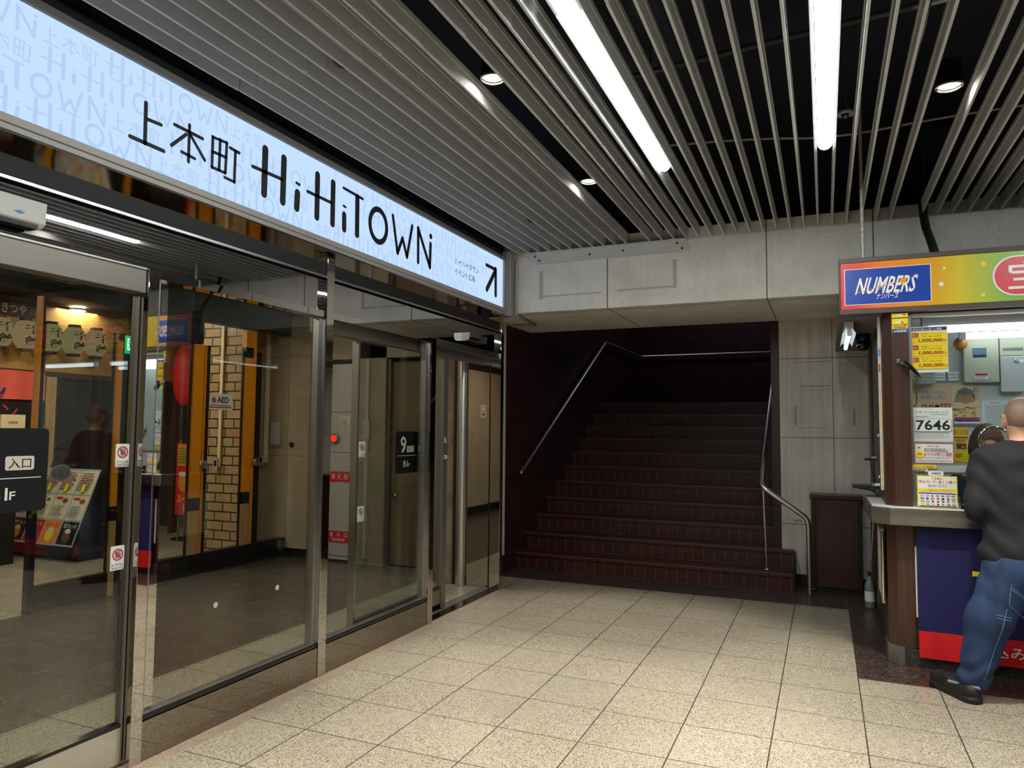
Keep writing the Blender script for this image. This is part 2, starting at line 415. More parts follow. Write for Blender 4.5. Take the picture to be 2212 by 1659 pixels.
# ---- lettering, as flat shapes
_TX = {}
def glyphs(txt, bold=0., space=1., line=1.):
    key = (txt, bold, space, line)
    if key not in _TX:
        c = bpy.data.curves.new('t', 'FONT'); c.body = txt; c.size = 1; c.offset = bold; c.resolution_u = 2
        c.space_character = space; c.space_line = line; c.align_x = 'CENTER'; c.dimensions = '2D'; c.fill_mode = 'BOTH'
        o = bpy.data.objects.new('t', c); COL.objects.link(o)
        me = o.to_mesh()
        v = np.array([p.co[:2] for p in me.vertices]); f = [tuple(p.vertices) for p in me.polygons]
        o.to_mesh_clear(); bpy.data.objects.remove(o); bpy.data.curves.remove(c)
        lo, hi = v.min(0), v.max(0); v = (v-lo)/np.maximum(hi-lo, 1e-6)
        _TX[key] = (v, f, (hi-lo)[0]/max((hi-lo)[1], 1e-6))
    return _TX[key]
class Panel:
    """a flat thing (poster, sign, sticker) built of a thin board and printed shapes; x to the right, y up, in metres from its lower left corner"""
    def __init__(s, o, right, up, w, h, mat_, t=.004, mb=None, radius=0.):
        s.o = Vector(o); s.r = Vector(right).normalized(); s.u = Vector(up).normalized(); s.n = s.r.cross(s.u)
        s.w, s.h = w, h; s.mb = mb or MB(); s.k = 0; s.fix = None
        if mat_:
            out = s.rr(0, 0, w, h, radius) if radius else [(0, 0), (w, 0), (w, h), (0, h)]
            n = len(out); v = [s.p(x, y, -t) for x, y in out]+[s.p(x, y, 0) for x, y in out]
            s.mb.add(v, [tuple(range(n))[::-1], tuple(range(n, 2*n))]+[(i, (i+1) % n, n+(i+1) % n, n+i) for i in range(n)], mat_)
    def p(s, x, y, d): return s.o+s.r*x+s.u*y+s.n*d
    def rr(s, x0, y0, x1, y1, r, n=6):
        out = []
        for cx, cy, a in ((x1-r, y0+r, -PI/2), (x1-r, y1-r, 0), (x0+r, y1-r, PI/2), (x0+r, y0+r, PI)):
            for i in range(n+1):
                t = a+PI/2*i/n; out.append((cx+r*math.cos(t), cy+r*math.sin(t)))
        return out
    def lay(s):
        if s.fix is not None: return s.fix
        s.k += 1; return .0004*s.k
    def poly(s, pts, mat_):
        d = s.lay(); s.mb.add([s.p(x, y, d) for x, y in pts], [tuple(range(len(pts)))], mat_); return s
    def rect(s, x0, y0, x1, y1, mat_, r=0.):
        return s.poly(s.rr(x0, y0, x1, y1, r) if r else [(x0, y0), (x1, y0), (x1, y1), (x0, y1)], mat_)
    def ellipse(s, cx, cy, rx, ry, mat_, n=28):
        return s.poly([(cx+rx*math.cos(2*PI*i/n), cy+ry*math.sin(2*PI*i/n)) for i in range(n)], mat_)
    def ring(s, cx, cy, rx, ry, w, mat_, n=40):
        d = s.lay(); v = []
        for i in range(n):
            a = 2*PI*i/n
            v += [s.p(cx+rx*math.cos(a), cy+ry*math.sin(a), d), s.p(cx+(rx-w)*math.cos(a), cy+(ry-w)*math.sin(a), d)]
        s.mb.add(v, [(2*i, 2*((i+1) % n), 2*((i+1) % n)+1, 2*i+1) for i in range(n)], mat_); return s
    def stroke(s, x0, y0, x1, y1, w, mat_, cap=6):
        a = math.atan2(y1-y0, x1-x0); r = w/2; out = []
        for i in range(cap+1):
            t = a-PI/2+PI*i/cap; out.append((x1+r*math.cos(t), y1+r*math.sin(t)))
        for i in range(cap+1):
            t = a+PI/2+PI*i/cap; out.append((x0+r*math.cos(t), y0+r*math.sin(t)))
        return s.poly(out, mat_)
    def star(s, cx, cy, R, mat_, k=5, q=.45, rot=0.):
        return s.poly([(cx+(R if i % 2 == 0 else R*q)*math.cos(PI/2+rot+PI*i/k), cy+(R if i % 2 == 0 else R*q)*math.sin(PI/2+rot+PI*i/k)) for i in range(2*k)], mat_)
    def text(s, t, x0, y0, x1, y1, mat_, bold=0., slant=0., space=1., line=1., keep=False):
        if bold > .009 and any(ord(q) > 0x2fff for q in t): bold = .009
        v, f, asp = glyphs(t, bold, space, line)
        if keep:
            w = (y1-y0)*asp
            if w < x1-x0: c = (x0+x1)/2; x0, x1 = c-w/2, c+w/2
        d = s.lay()
        s.mb.add([s.p(x0+q[0]*(x1-x0)+q[1]*slant, y0+q[1]*(y1-y0), d) for q in v], f, mat_); return s
    def lines(s, x0, y0, x1, y1, n, mat_, fill=.45, seed=1):
        """rows of tiny print"""
        rnd = random.Random(seed); st = (y1-y0)/n
        for i in range(n):
            y = y1-(i+.5)*st; x = x0; e = x1-rnd.random()*.25*(x1-x0)
            while x < e:
                w = st*(.5+rnd.random()*1.1)
                s.rect(x, y-st*fill/2, min(x+w, e), y+st*fill/2, mat_); x += w+st*.3
        return s

# ---- organic shapes: blended solids turned into one smooth skin
def cone(P, a, b, ra, rb):
    a = np.array(a, float); b = np.array(b, float); d = b-a
    t = np.clip(((P-a) @ d)/max(d @ d, 1e-9), 0, 1)
    return np.linalg.norm(P-a-t[:, None]*d, axis=1)-(ra+(rb-ra)*t)
def elli(P, c, r, rot=None):
    q = P-np.array(c, float)
    if rot is not None: q = q @ np.array(rot)
    r = np.array(r, float)
    k0 = np.linalg.norm(q/r, axis=1); k1 = np.linalg.norm(q/(r*r), axis=1)
    return k0*(k0-1)/np.maximum(k1, 1e-6)
def smin(a, b, k):
    h = np.clip(.5+.5*(b-a)/k, 0, 1)
    return b+(a-b)*h-k*h*(1-h)
def smax(a, b, k): return -smin(-a, -b, k)
def skin(field, lo, hi, h, mat_, mb=None):
    """surface of field=0 as a quad mesh"""
    lo = np.array(lo, float); hi = np.array(hi, float)
    n = np.ceil((hi-lo)/h).astype(int)+1
    ax = [lo[i]+np.arange(n[i])*h for i in range(3)]
    G = np.stack(np.meshgrid(*ax, indexing='ij'), -1).reshape(-1, 3)
    D = np.empty(len(G))
    for i in range(0, len(G), 400000): D[i:i+400000] = field(G[i:i+400000])
    D = D.reshape(n); ins = D < 0
    c = [ins[a:n[0]-1+a, b:n[1]-1+b, d:n[2]-1+d] for a in (0, 1) for b in (0, 1) for d in (0, 1)]
    sm = sum(q.astype(int) for q in c); act = (sm > 0) & (sm < 8)
    idx = -np.ones(act.shape, int); ii = np.argwhere(act); idx[act] = np.arange(len(ii))
    acc = np.zeros((len(ii), 3)); cnt = np.zeros(len(ii))
    cor = [(a, b, d) for a in (0, 1) for b in (0, 1) for d in (0, 1)]
    for p in range(8):
        for q in range(p+1, 8):
            if sum(abs(cor[p][k]-cor[q][k]) for k in range(3)) != 1: continue
            d0 = D[ii[:, 0]+cor[p][0], ii[:, 1]+cor[p][1], ii[:, 2]+cor[p][2]]
            d1 = D[ii[:, 0]+cor[q][0], ii[:, 1]+cor[q][1], ii[:, 2]+cor[q][2]]
            x = (d0 < 0) != (d1 < 0); t = np.where(x, d0/np.where(x, d0-d1, 1), 0)
            P = np.array(cor[p])+t[:, None]*(np.array(cor[q])-np.array(cor[p]))
            acc[x] += P[x]; cnt[x] += 1
    V = lo+(ii+acc/np.maximum(cnt, 1)[:, None])*h
    F = []
    for a in range(3):
        b, d = (a+1) % 3, (a+2) % 3
        sl0 = [slice(None)]*3; sl1 = [slice(None)]*3; sl0[a] = slice(0, -1); sl1[a] = slice(1, None)
        ch = ins[tuple(sl0)] != ins[tuple(sl1)]
        for e in np.argwhere(ch):
            if e[b] == 0 or e[d] == 0 or e[b] >= n[b]-1 or e[d] >= n[d]-1: continue
            q = []
            for ob, od in ((0, 0), (-1, 0), (-1, -1), (0, -1)):
                g = e.copy(); g[b] += ob; g[d] += od; q.append(int(idx[tuple(g)]))
            if min(q) < 0: continue
            F.append(tuple(q) if ins[tuple(e)] else tuple(q[::-1]))
    mb = mb or MB()
    return mb.add(V, F, mat_, True)
# ================================================================== the setting
struct('floor', B(-2.58, .152, -6, 6.44, -.1, 0, 'beige_terrazzo').box(.152, 4.4, -6, 4.68, -.1, 0, 'beige_terrazzo').box(-3.47, -2.655, -.4, 5.93, -.1, 0, 'beige_terrazzo').box(-10, -5.5, -.4, 7.6, -.1, 0, 'beige_terrazzo'))
struct('floor', B(-2.93, .152, 6.44, 7.27, -.1, 0, 'dark_granite').box(.152, 4.4, 4.68, 7.27, -.1, 0, 'dark_granite'))
struct('floor', B(-5.5, -3.47, -.4, 6.5, -.1, 0, 'vestibule_granite').box(-3.47, -2.93, 5.93, 6.5, -.1, 0, 'vestibule_granite'))
struct('trim_1', B(-2.655, -2.58, -6, 5.96, -.1, .0, 'threshold_stone').box(-2.93, -2.58, 5.96, 6.44, -.1, 0, 'beige_terrazzo'))
struct('ceiling', B(-2.64, 4.4, -6, 6.25, 3.75, 3.9, 'void_black'))
# concrete beam over the stair opening, with its panel joints and the ghost of a removed sign
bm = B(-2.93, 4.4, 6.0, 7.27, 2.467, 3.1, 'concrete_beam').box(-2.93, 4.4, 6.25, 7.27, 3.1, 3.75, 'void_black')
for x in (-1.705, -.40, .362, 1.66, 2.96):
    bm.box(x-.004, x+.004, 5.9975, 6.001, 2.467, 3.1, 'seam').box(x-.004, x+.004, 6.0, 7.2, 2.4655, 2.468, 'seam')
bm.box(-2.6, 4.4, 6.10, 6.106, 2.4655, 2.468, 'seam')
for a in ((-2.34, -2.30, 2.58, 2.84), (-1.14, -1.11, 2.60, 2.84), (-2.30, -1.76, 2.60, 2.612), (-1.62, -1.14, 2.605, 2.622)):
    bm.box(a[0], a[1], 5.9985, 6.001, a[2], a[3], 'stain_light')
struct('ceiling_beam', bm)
# concrete wall right of the stairs
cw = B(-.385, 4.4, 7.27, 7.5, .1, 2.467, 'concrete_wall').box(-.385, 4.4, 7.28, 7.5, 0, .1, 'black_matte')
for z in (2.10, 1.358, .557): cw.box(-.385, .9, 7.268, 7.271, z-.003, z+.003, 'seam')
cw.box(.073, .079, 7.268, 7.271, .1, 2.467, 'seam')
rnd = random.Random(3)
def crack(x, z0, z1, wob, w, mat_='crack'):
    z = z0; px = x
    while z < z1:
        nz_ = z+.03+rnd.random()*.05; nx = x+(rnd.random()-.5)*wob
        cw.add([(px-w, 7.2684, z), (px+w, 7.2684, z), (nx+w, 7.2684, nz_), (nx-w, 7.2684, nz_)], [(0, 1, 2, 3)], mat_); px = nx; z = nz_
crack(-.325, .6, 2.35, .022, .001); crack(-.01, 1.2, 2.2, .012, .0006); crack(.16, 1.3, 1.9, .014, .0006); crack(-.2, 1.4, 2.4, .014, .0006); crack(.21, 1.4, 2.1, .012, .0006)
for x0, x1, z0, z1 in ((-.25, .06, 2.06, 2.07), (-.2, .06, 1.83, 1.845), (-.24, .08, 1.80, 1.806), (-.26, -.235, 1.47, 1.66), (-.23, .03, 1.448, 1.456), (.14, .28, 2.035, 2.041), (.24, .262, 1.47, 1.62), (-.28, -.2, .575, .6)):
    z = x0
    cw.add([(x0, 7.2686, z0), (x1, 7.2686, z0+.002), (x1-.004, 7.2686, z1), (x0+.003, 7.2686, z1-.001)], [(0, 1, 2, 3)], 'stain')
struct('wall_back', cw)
# stair well
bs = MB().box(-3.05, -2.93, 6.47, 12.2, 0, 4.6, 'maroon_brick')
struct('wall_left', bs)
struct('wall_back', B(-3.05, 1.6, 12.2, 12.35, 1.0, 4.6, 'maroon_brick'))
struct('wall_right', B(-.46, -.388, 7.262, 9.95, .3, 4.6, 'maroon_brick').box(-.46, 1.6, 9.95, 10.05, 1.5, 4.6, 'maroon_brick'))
struct('ceiling', B(-3.05, 1.6, 7.27, 12.35, 4.6, 4.7, 'void_black'))
struct('trim_2', B(-2.905, -2.865, 6.445, 6.468, .2, 2.46, 'pale_grey'))
# rest of the concourse behind and beside the viewer
struct('wall_right', B(4.4, 4.5, -6, 7.5, 0, 3.75, 'wall_grey'))
struct('wall_front', B(-2.66, 4.5, -6.1, -6, 0, 3.75, 'wall_grey'))
struct('wall_left', B(-2.76, -2.66, -6, -.42, 0, 3.75, 'wall_grey'))

# ------------------------------------------------------------------ stairs
st = thing('staircase', 'dark red tiled staircase climbing between brick walls to a black landing', 'stairs', (-1.6, 7.0, 0))
T, RI, Y0 = .30, .163, 6.87
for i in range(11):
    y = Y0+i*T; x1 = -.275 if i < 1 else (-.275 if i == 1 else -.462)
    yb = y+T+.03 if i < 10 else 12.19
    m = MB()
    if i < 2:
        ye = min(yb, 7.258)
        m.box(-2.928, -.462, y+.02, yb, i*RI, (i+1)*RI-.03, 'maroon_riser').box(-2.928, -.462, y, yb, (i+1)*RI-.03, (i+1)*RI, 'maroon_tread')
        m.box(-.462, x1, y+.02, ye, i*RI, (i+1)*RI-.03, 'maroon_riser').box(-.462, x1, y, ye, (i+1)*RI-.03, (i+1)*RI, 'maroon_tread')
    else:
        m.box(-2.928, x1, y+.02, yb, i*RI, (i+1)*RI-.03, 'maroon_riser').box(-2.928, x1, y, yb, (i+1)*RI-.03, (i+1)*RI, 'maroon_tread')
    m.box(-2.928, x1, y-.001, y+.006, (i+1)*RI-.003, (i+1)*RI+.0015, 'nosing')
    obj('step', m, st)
m = MB().box(-.274, -.262, 6.885, 7.262, 0, .31, 'black_matte')
obj('end_panel', m, st)

def rail_thing(label, pts, r, brackets, post=None):
    t = thing('handrail', label, 'handrail', pts[0])
    m = MB().tube(pts, r, 'rail_steel', 16)
    for p in (pts[0], pts[-1]): m.ell(p, (r, r, r), 'rail_steel', 14, 8)
    obj('rail', m, t)
    for a, b in brackets: obj('bracket', MB().tube([a, ((a[0]+b[0])/2, a[1], a[2]-.05), b], .007, 'black_metal', 8), t)
    if post:
        obj('post', MB().tube([post[0], post[1]], .0105, 'rail_steel', 12).tube([(post[1][0], post[1][1], (post[0][2]*.72+post[1][2]*.28)), (post[1][0], post[1][1], (post[0][2]*.72+post[1][2]*.28)+.01)], .013, 'black_metal', 12), t)
        obj('foot_flange', MB().lathe([(.026, 0), (.026, .006), (.014, .012)], (post[0][0], post[0][1], post[0][2]+.002), 'rail_steel', 16), t)
    return t
def smooth(pts, k=2):
    for _ in range(k):
        q = [pts[0]]
        for a, b in zip(pts, pts[1:]):
            a, b = Vector(a), Vector(b); q += [tuple(a.lerp(b, .25)), tuple(a.lerp(b, .75))]
        pts = q+[pts[-1]]
    return pts
rail_thing('steel handrail on the left brick wall turning along the landing', [(-2.86, 6.86, .975), (-2.86, 9.93, 2.65), (-2.86, 9.99, 2.67), (-2.86, 12.08, 2.675), (-2.82, 12.13, 2.68), (.9, 12.13, 2.685)], .021,
           [((-2.86, y, .955+(y-6.86)*.5455), (-2.929, y, .90+(y-6.86)*.5455)) for y in (7.4, 8.7, 9.6)]+[((-2.86, 11.0, 2.655), (-2.929, 11.0, 2.6)), ((-1.6, 12.13, 2.66), (-1.6, 12.199, 2.6))])
lo = smooth([(-.535, 7.3, 1.215), (-.535, 6.87, .985), (-.52, 6.80, .93), (-.46, 6.79, .88), (-.2, 6.82, .70), (-.145, 6.83, .645), (-.142, 6.85, .55), (-.142, 6.9, .3), (-.142, 6.93, .003)])
rail_thing('steel handrail right of the stairs bending down to the floor by the cabinet', [(-.535, 9.9, 2.633), (-.535, 8.6, 1.924)]+lo, .022,
           [((-.535, y, 1.2+(y-7.3)*.5455), (-.463, y, 1.13+(y-7.3)*.5455)) for y in (7.9, 9.2)], ((-.50, 6.985, .167), (-.515, 6.86, .955)))

# ------------------------------------------------------------------ ceiling of blades
def ordinal(i): return ['', 'second ', 'third ', 'fourth ', 'fifth ', 'sixth ', 'seventh ', 'eighth ', 'ninth ', 'tenth ', 'eleventh ', 'twelfth ', 'thirteenth ', 'fourteenth ', 'fifteenth ', 'sixteenth ', 'seventeenth ', 'eighteenth ', 'nineteenth ', 'twentieth ', 'twenty-first ', 'twenty-second ', 'twenty-third ', 'twenty-fourth ', 'twenty-fifth ', 'twenty-sixth '][i]
def slat_mesh():
    m = MB(); prof = [(-.006, 0), (.006, 0), (.006, .07), (.009, .072), (.009, .098), (-.009, .098), (-.009, .072), (-.006, .07)]
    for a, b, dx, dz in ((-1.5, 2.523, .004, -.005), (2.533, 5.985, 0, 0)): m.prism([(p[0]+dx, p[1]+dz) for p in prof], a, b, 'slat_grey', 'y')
    return m
first = None
ks = [k for k in range(-20, 31) if k not in (-9, 11)]
xs = [round(-.52+.1*k, 3) for k in ks]
for x in xs:
    if x < -1.42: lab = ordinal(int(round((-1.52-x)/.1)))+'grey ceiling slat left of the open strip with two downlights'
    elif x < -.87: lab = ordinal(int(round((-.92-x)/.1)))+'grey ceiling slat left of the left tube lamp'
    elif x < -.4: lab = ordinal(int(round((x+.82)/.1)))+'grey ceiling slat right of the left tube lamp'
    elif x < .03: lab = ordinal(int(round((-.02-x)/.1)))+'grey ceiling slat left of the right tube lamp'
    elif x < .58: lab = ordinal(int(round((x-.08)/.1)))+'grey ceiling slat right of the right tube lamp'
    else: lab = ordinal(int(round((x-.68)/.1)))+'grey ceiling slat right of the single downlight over the kiosk side'
    if first is None:
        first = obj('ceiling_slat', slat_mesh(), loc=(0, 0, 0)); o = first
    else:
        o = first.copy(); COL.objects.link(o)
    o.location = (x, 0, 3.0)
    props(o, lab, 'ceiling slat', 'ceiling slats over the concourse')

def tube_lamp(label, x, y0, y1, z=2.985, group='tube lamps between the slats'):
    t = thing('tube_lamp', label, 'lamp', (x, (y0+y1)/2, z+.06), group)
    prof = [(.038*math.cos(a), -.034*math.sin(a)) for a in [PI*i/10 for i in range(11)]]
    m = MB(); v = []; f = []; n = len(prof); r = .038
    ys = [(y0+r-r*math.cos(PI/2*i/6), math.sin(PI/2*i/6)) for i in range(1, 7)]+[(y1-r+r*math.sin(PI/2*i/6), math.cos(PI/2*i/6)) for i in range(0, 6)]
    for yy, s in ys: v += [(x+p[0]*s, yy, z+.034+p[1]*s) for p in prof]
    for i in range(len(ys)-1):
        for k in range(n-1): f.append((i*n+k, i*n+k+1, (i+1)*n+k+1, (i+1)*n+k))
    m.add(v, f, 'tube_light', True)
    obj('diffuser', m, t)
    obj('housing', MB().box(x-.034, x+.034, y0+.02, y1-.02, z+.036, z+.095, 'housing_white'), t, bevel=.004)
    for yy in (y0+.4, y1-.4): obj('hanger', MB().tube([(x, yy, z+.096), (x, yy, 3.748)], .005, 'black_metal', 6), t)
    return t
tube_lamp('glowing white tube lamp, left one of the two between the ceiling slats', -.87, 1.9, 4.345)
tube_lamp('glowing white tube lamp, right one of the two, pointing at the viewer', .03, 1.9, 4.345)
for x in (-.87, .03): tube_lamp('unseen fill tube lamp added further along the concourse ceiling', x, -1.4, 1.1)  # out-of-view lamps added as fill light for the concourse
for x in (1.7, 2.9): tube_lamp('unseen fill tube lamp added out beyond the kiosk', x, 1.0, 3.44)  # extra lamps outside the frame, added to raise the light level

def downlight(label, x, y, z=3.07, power=230., group='round downlights in the slatted ceiling'):
    t = thing('downlight', label, 'downlight', (x, y, z+.1), group)
    obj('housing', MB().lathe([(.056, .12), (.056, .0), (.062, 0), (.062, .006)], (x, y, z), 'black_metal', 28, cap=False), t)
    obj('reflector_rim', MB().torus((x, y, z), .055, .004, 'chrome', 'z', 28, 8), t)
    obj('glow_disc', MB().lathe([(.05, 0), (.0, -.004)], (x, y, z+.012), 'downlight_glow', 28), t)
    L = bpy.data.lights.new('downlight_beam', 'SPOT'); L.energy = power; L.color = (1, .93, .83); L.spot_size = math.radians(66); L.spot_blend = .5; L.shadow_soft_size = .045
    o = bpy.data.objects.new('downlight_beam', L); COL.objects.link(o); o.parent = t; o.location = (0, 0, -.106)
    return t
downlight('round downlight in the dark strip, the nearer of two', -1.42, 3.02)
downlight('round downlight in the dark strip, the farther one near the beam', -1.42, 4.55)
downlight('round downlight among the slats above the kiosk side', .58, 3.93)
downlight('round downlight outside the view', -1.42, 1.5); downlight('round downlight over the viewer', .58, 2.4)
downlight('round downlight behind the viewer', .58, .9)
# things in the dark void
def cable(name, label, pts, r, mat_, cat): return obj(name, MB().tube(smooth(pts, 2), r, mat_, 8), None, label, cat, loc=pts[0])
cable('ceiling_cable', 'thin grey cable sagging across the black void above the slats', [(-1.0, 5.2, 3.5), (-.4, 5.1, 3.42), (.1, 5.25, 3.4), (.7, 5.2, 3.42), (1.4, 5.4, 3.5)], .008, 'pale_grey', 'cable')
cable('void_conduit', 'dark pipe crossing the ceiling void above the right tube lamp', [(-1.2, 4.2, 3.55), (.5, 4.0, 3.55), (2.8, 3.8, 3.55)], .018, 'dark_grey', 'pipe')
cable('void_conduit', 'dark pipe running beside the slats toward the beam', [(.47, 1.5, 3.4), (.47, 5.9, 3.4)], .022, 'dark_grey', 'pipe')
s = thing('sprinkler', 'round white sprinkler head above the slats right of the tube lamp', 'sprinkler', (.135, 4.25, 3.15))
obj('ring', MB().torus((.135, 4.25, 3.15), .034, .012, 'pale_grey', 'z', 24, 8), s); obj('nozzle', MB().lathe([(.012, .1), (.012, -.01), (.02, -.02), (0, -.03)], (.135, 4.25, 3.15), 'alu_dull', 16), s)
for x, y, lab in ((-1.965, 2.57, 'dusty black speaker grille in a slat joint above the sign'), (-2.07, 5.12, 'small dark cable knot between slats near the beam')):
    obj('ceiling_fitting', MB().ell((x, y, 3.05), (.026, .05, .03), 'dark_grey', 10, 8), None, lab, 'ceiling fitting', loc=(x, y, 3.05))
# metal cover plate along the top of the beam
pl = thing('cover_plate', 'white metal cover plate screwed along the top of the concrete beam', 'plate', (-1.73, 5.985, 2.94))
m = MB().prism([(-2.474, 3.0), (-2.36, 2.9), (-1.0, 2.9), (-1.03, 3.0)][::1], 5.978, 5.994, 'white_paint', 'y'); m.box(-2.47, -1.03, 5.94, 5.978, 2.992, 3.0, 'white_paint')
obj('plate', m, pl)
for x, z in ((-2.37, 2.97), (-2.33, 2.93), (-1.1, 2.97), (-1.06, 2.925), (-1.86, 2.945), (-1.56, 2.95)): obj('bolt', MB().lathe([(.009, 0), (.009, -.006), (0, -.008)], (x, 5.9775, z), 'dark_grey', 10, 'y'), pl)
# conduit around the beam corner above the stairs
obj('conduit', MB().tube([(-2.55, 5.97, 2.95), (-2.55, 5.97, 2.448), (-2.56, 6.0, 2.447), (-2.62, 6.62, 2.447), (-2.86, 6.62, 2.447)], .014, 'pale_grey', 10), None, 'grey conduit bending under the beam left of the stair opening', 'conduit', loc=(-2.55, 5.97, 2.44))

# ------------------------------------------------------------------ glass partition on the left
XP = -2.65
for i, (a, b, z) in enumerate(((2.191, 2.246, 2.085), (3.395, 3.463, 2.41), (4.625, 4.694, 2.085), (5.87, 5.931, 2.41))):
    struct('trim_%d' % (3+i), MB().box(XP-.10, XP, a, b, 0, z, 'polished_post'), bevel=.002)
def fixed_bay(name, a, b):
    w = thing(name, None, None, (XP-.05, (a+b)/2, 0)); w['kind'] = 'structure'
    obj('window_pane', B(XP-.056, XP-.046, a+.02, b-.02, .185, 2.06, 'clear_glass'), w)
    m = MB().box(XP-.10, XP-.006, a+.001, b-.001, .003, .165, 'polished_plinth'); obj('window_plinth', m, w)
    m = MB().box(XP-.07, XP-.012, a+.001, b-.001, .168, .186, 'black_gloss').box(XP-.06, XP-.02, a+.001, b-.001, .186, .194, 'alu')
    m.box(XP-.07, XP-.03, a+.001, a+.03, .194, 2.05, 'alu').box(XP-.07, XP-.03, b-.03, b-.001, .194, 2.05, 'alu').box(XP-.08, XP-.01, a+.001, b-.001, 2.05, 2.088, 'polished_post')
    obj('window_frame', m, w)
    return w
fixed_bay('window_1', 2.246, 3.395); fixed_bay('window_2', 3.463, 4.625)
struct('trim_7', B(XP-.066, XP-.045, 2.25, 2.33, .2, 2.05, 'polished_post'))
# transom mirror strip, black rail and polished soffit under the light box
for i, (a, b) in enumerate(((-.4, 3.394), (3.464, 5.869))):
    struct('window_%d' % (3+i), B(XP-.05, XP-.035, a, b, 2.089, 2.292, 'transom_mirror'))
struct('trim_8', B(XP-.06, XP-.012, -.4, 3.394, 2.293, 2.372, 'black_matte').box(XP-.06, XP-.012, 3.464, 5.869, 2.293, 2.372, 'black_matte'))
struct('trim_25', B(-3.4, XP-.001, -.4, 5.93, 2.4315, 2.436, 'soffit_mirror'))
struct('trim_9', B(XP-.012, XP-.004, -.4, 3.394, 2.282, 2.2935, 'alu').box(XP-.012, XP-.004, 3.464, 5.869, 2.282, 2.2935, 'alu'))
struct('ceiling', B(-3.4, XP-.012, -.4, 5.95, 2.4365, 2.8, 'void_black').box(-2.75, XP-.012, -.4, 5.95, 2.8, 3.75, 'void_black'))
# left sliding door
d = thing('door_1', None, None, (XP-.08, 1.3, 0)); d['kind'] = 'structure'
obj('door_pane', B(XP-.065, XP-.055, .3, 2.175, .18, 1.965, 'door_glass'), d)
obj('door_rail', B(XP-.08, XP-.04, .3, 2.175, .02, .165, 'brushed_steel').box(XP-.08, XP-.04, .3, 2.175, .165, .18, 'black_gloss'), d)
obj('door_stile', B(XP-.075, XP-.045, 2.176, 2.188, .02, 1.965, 'alu_dull'), d)
h = MB().box(XP-.09, XP-.012, -.4, 2.189, 1.975, 2.075, 'header_steel').box(XP-.09, XP-.008, -.4, 2.189, 2.075, 2.087, 'alu')
struct('trim_10', h, bevel=.003)
# right sliding door, slid open behind the second pane
d = thing('door_2', None, None, (XP-.14, 4.4, 0)); d['kind'] = 'structure'
obj('door_pane', B(XP-.145, XP-.135, 3.9, 5.03, .18, 1.97, 'door_glass'), d)
obj('door_rail', B(XP-.16, XP-.12, 3.9, 5.03, .02, .165, 'polished_plinth').box(XP-.16, XP-.12, 3.9, 5.03, .165, .18, 'black_gloss'), d)
obj('door_stile', B(XP-.165, XP-.115, 5.03, 5.1, .02, 1.97, 'alu_dull').box(XP-.165, XP-.115, 3.88, 3.9, .02, 1.97, 'alu'), d)
struct('trim_11', B(XP-.18, XP-.102, 3.47, 5.87, 1.985, 2.087, 'alu_dull').box(XP-.1, XP-.012, 4.694, 5.87, 2.04, 2.088, 'alu'))
struct('trim_12', B(XP-.09, XP-.02, 4.694, 5.87, .001, .006, 'black_gloss').box(XP-.19, XP-.101, 3.47, 5.87, .001, .008, 'alu_dull'))
# polished end panel with a steel pipe at the far side of the opening
struct('trim_13', B(-3.0, -2.765, 5.925, 5.94, .003, 2.08, 'polished_post').box(-2.762, -2.755, 5.87, 5.931, .003, 2.08, 'black_matte'))
struct('trim_14', B(-3.15, -3.11, 5.93, 5.98, 0, 2.08, 'black_matte').box(-3.25, -3.15, 5.95, 6.05, 0, 2.3, 'rust_post'))
obj('steel_pipe', MB().tube([(-3.06, 5.92, .002), (-3.06, 5.92, 2.3)], .047, 'rail_steel', 28), None, 'vertical round steel pipe standing inside the open doorway', 'pipe', loc=(-3.06, 5.92, 0))
# door sensors
def sensor(label, y, w):
    t = thing('door_sensor', label, 'sensor', (XP, y, 2.16))
    m = MB(); pr = [(XP-.0345, 2.125), (XP+.012, 2.125), (XP+.03, 2.137), (XP+.036, 2.155), (XP+.036, 2.19), (XP-.0345, 2.19)]
    m.prism(pr, y-w, y+w*.1, 'brushed_steel', 'y'); obj('cover', m, t)
    obj('body', B(XP-.0345, XP+.03, y+w*.1+.001, y+w, 2.13, 2.188, 'dark_grey').lathe([(.003, 0), (.003, .003)], (XP+.03, y+w*.8, 2.16), 'white_paint', 8, 'x'), t)
sensor('small door sensor with a rounded steel cover above the open doorway', 5.34, .17)
t = thing('door_sensor', 'long silver door sensor bar above the left sliding door', 'sensor', (XP, 1.4, 2.17))
obj('cover', MB().prism([(XP-.0345, 2.13), (XP+.01, 2.128), (XP+.03, 2.142), (XP+.034, 2.22), (XP-.0345, 2.22)], .9, 1.715, 'white_paint', 'y'), t, bevel=.003)
obj('lens_strip', B(XP-.02, XP+.026, .92, 1.69, 2.118, 2.134, 'black_gloss'), t)
p = Panel((XP+.0335, 1.60, 2.155), (0, 1, 0), (0, 0, 1), .04, .02, None); p.poly([(0, .01), (.02, .016), (.04, .01), (.02, .004)], 'sky'); obj('maker_mark', p.mb, t)
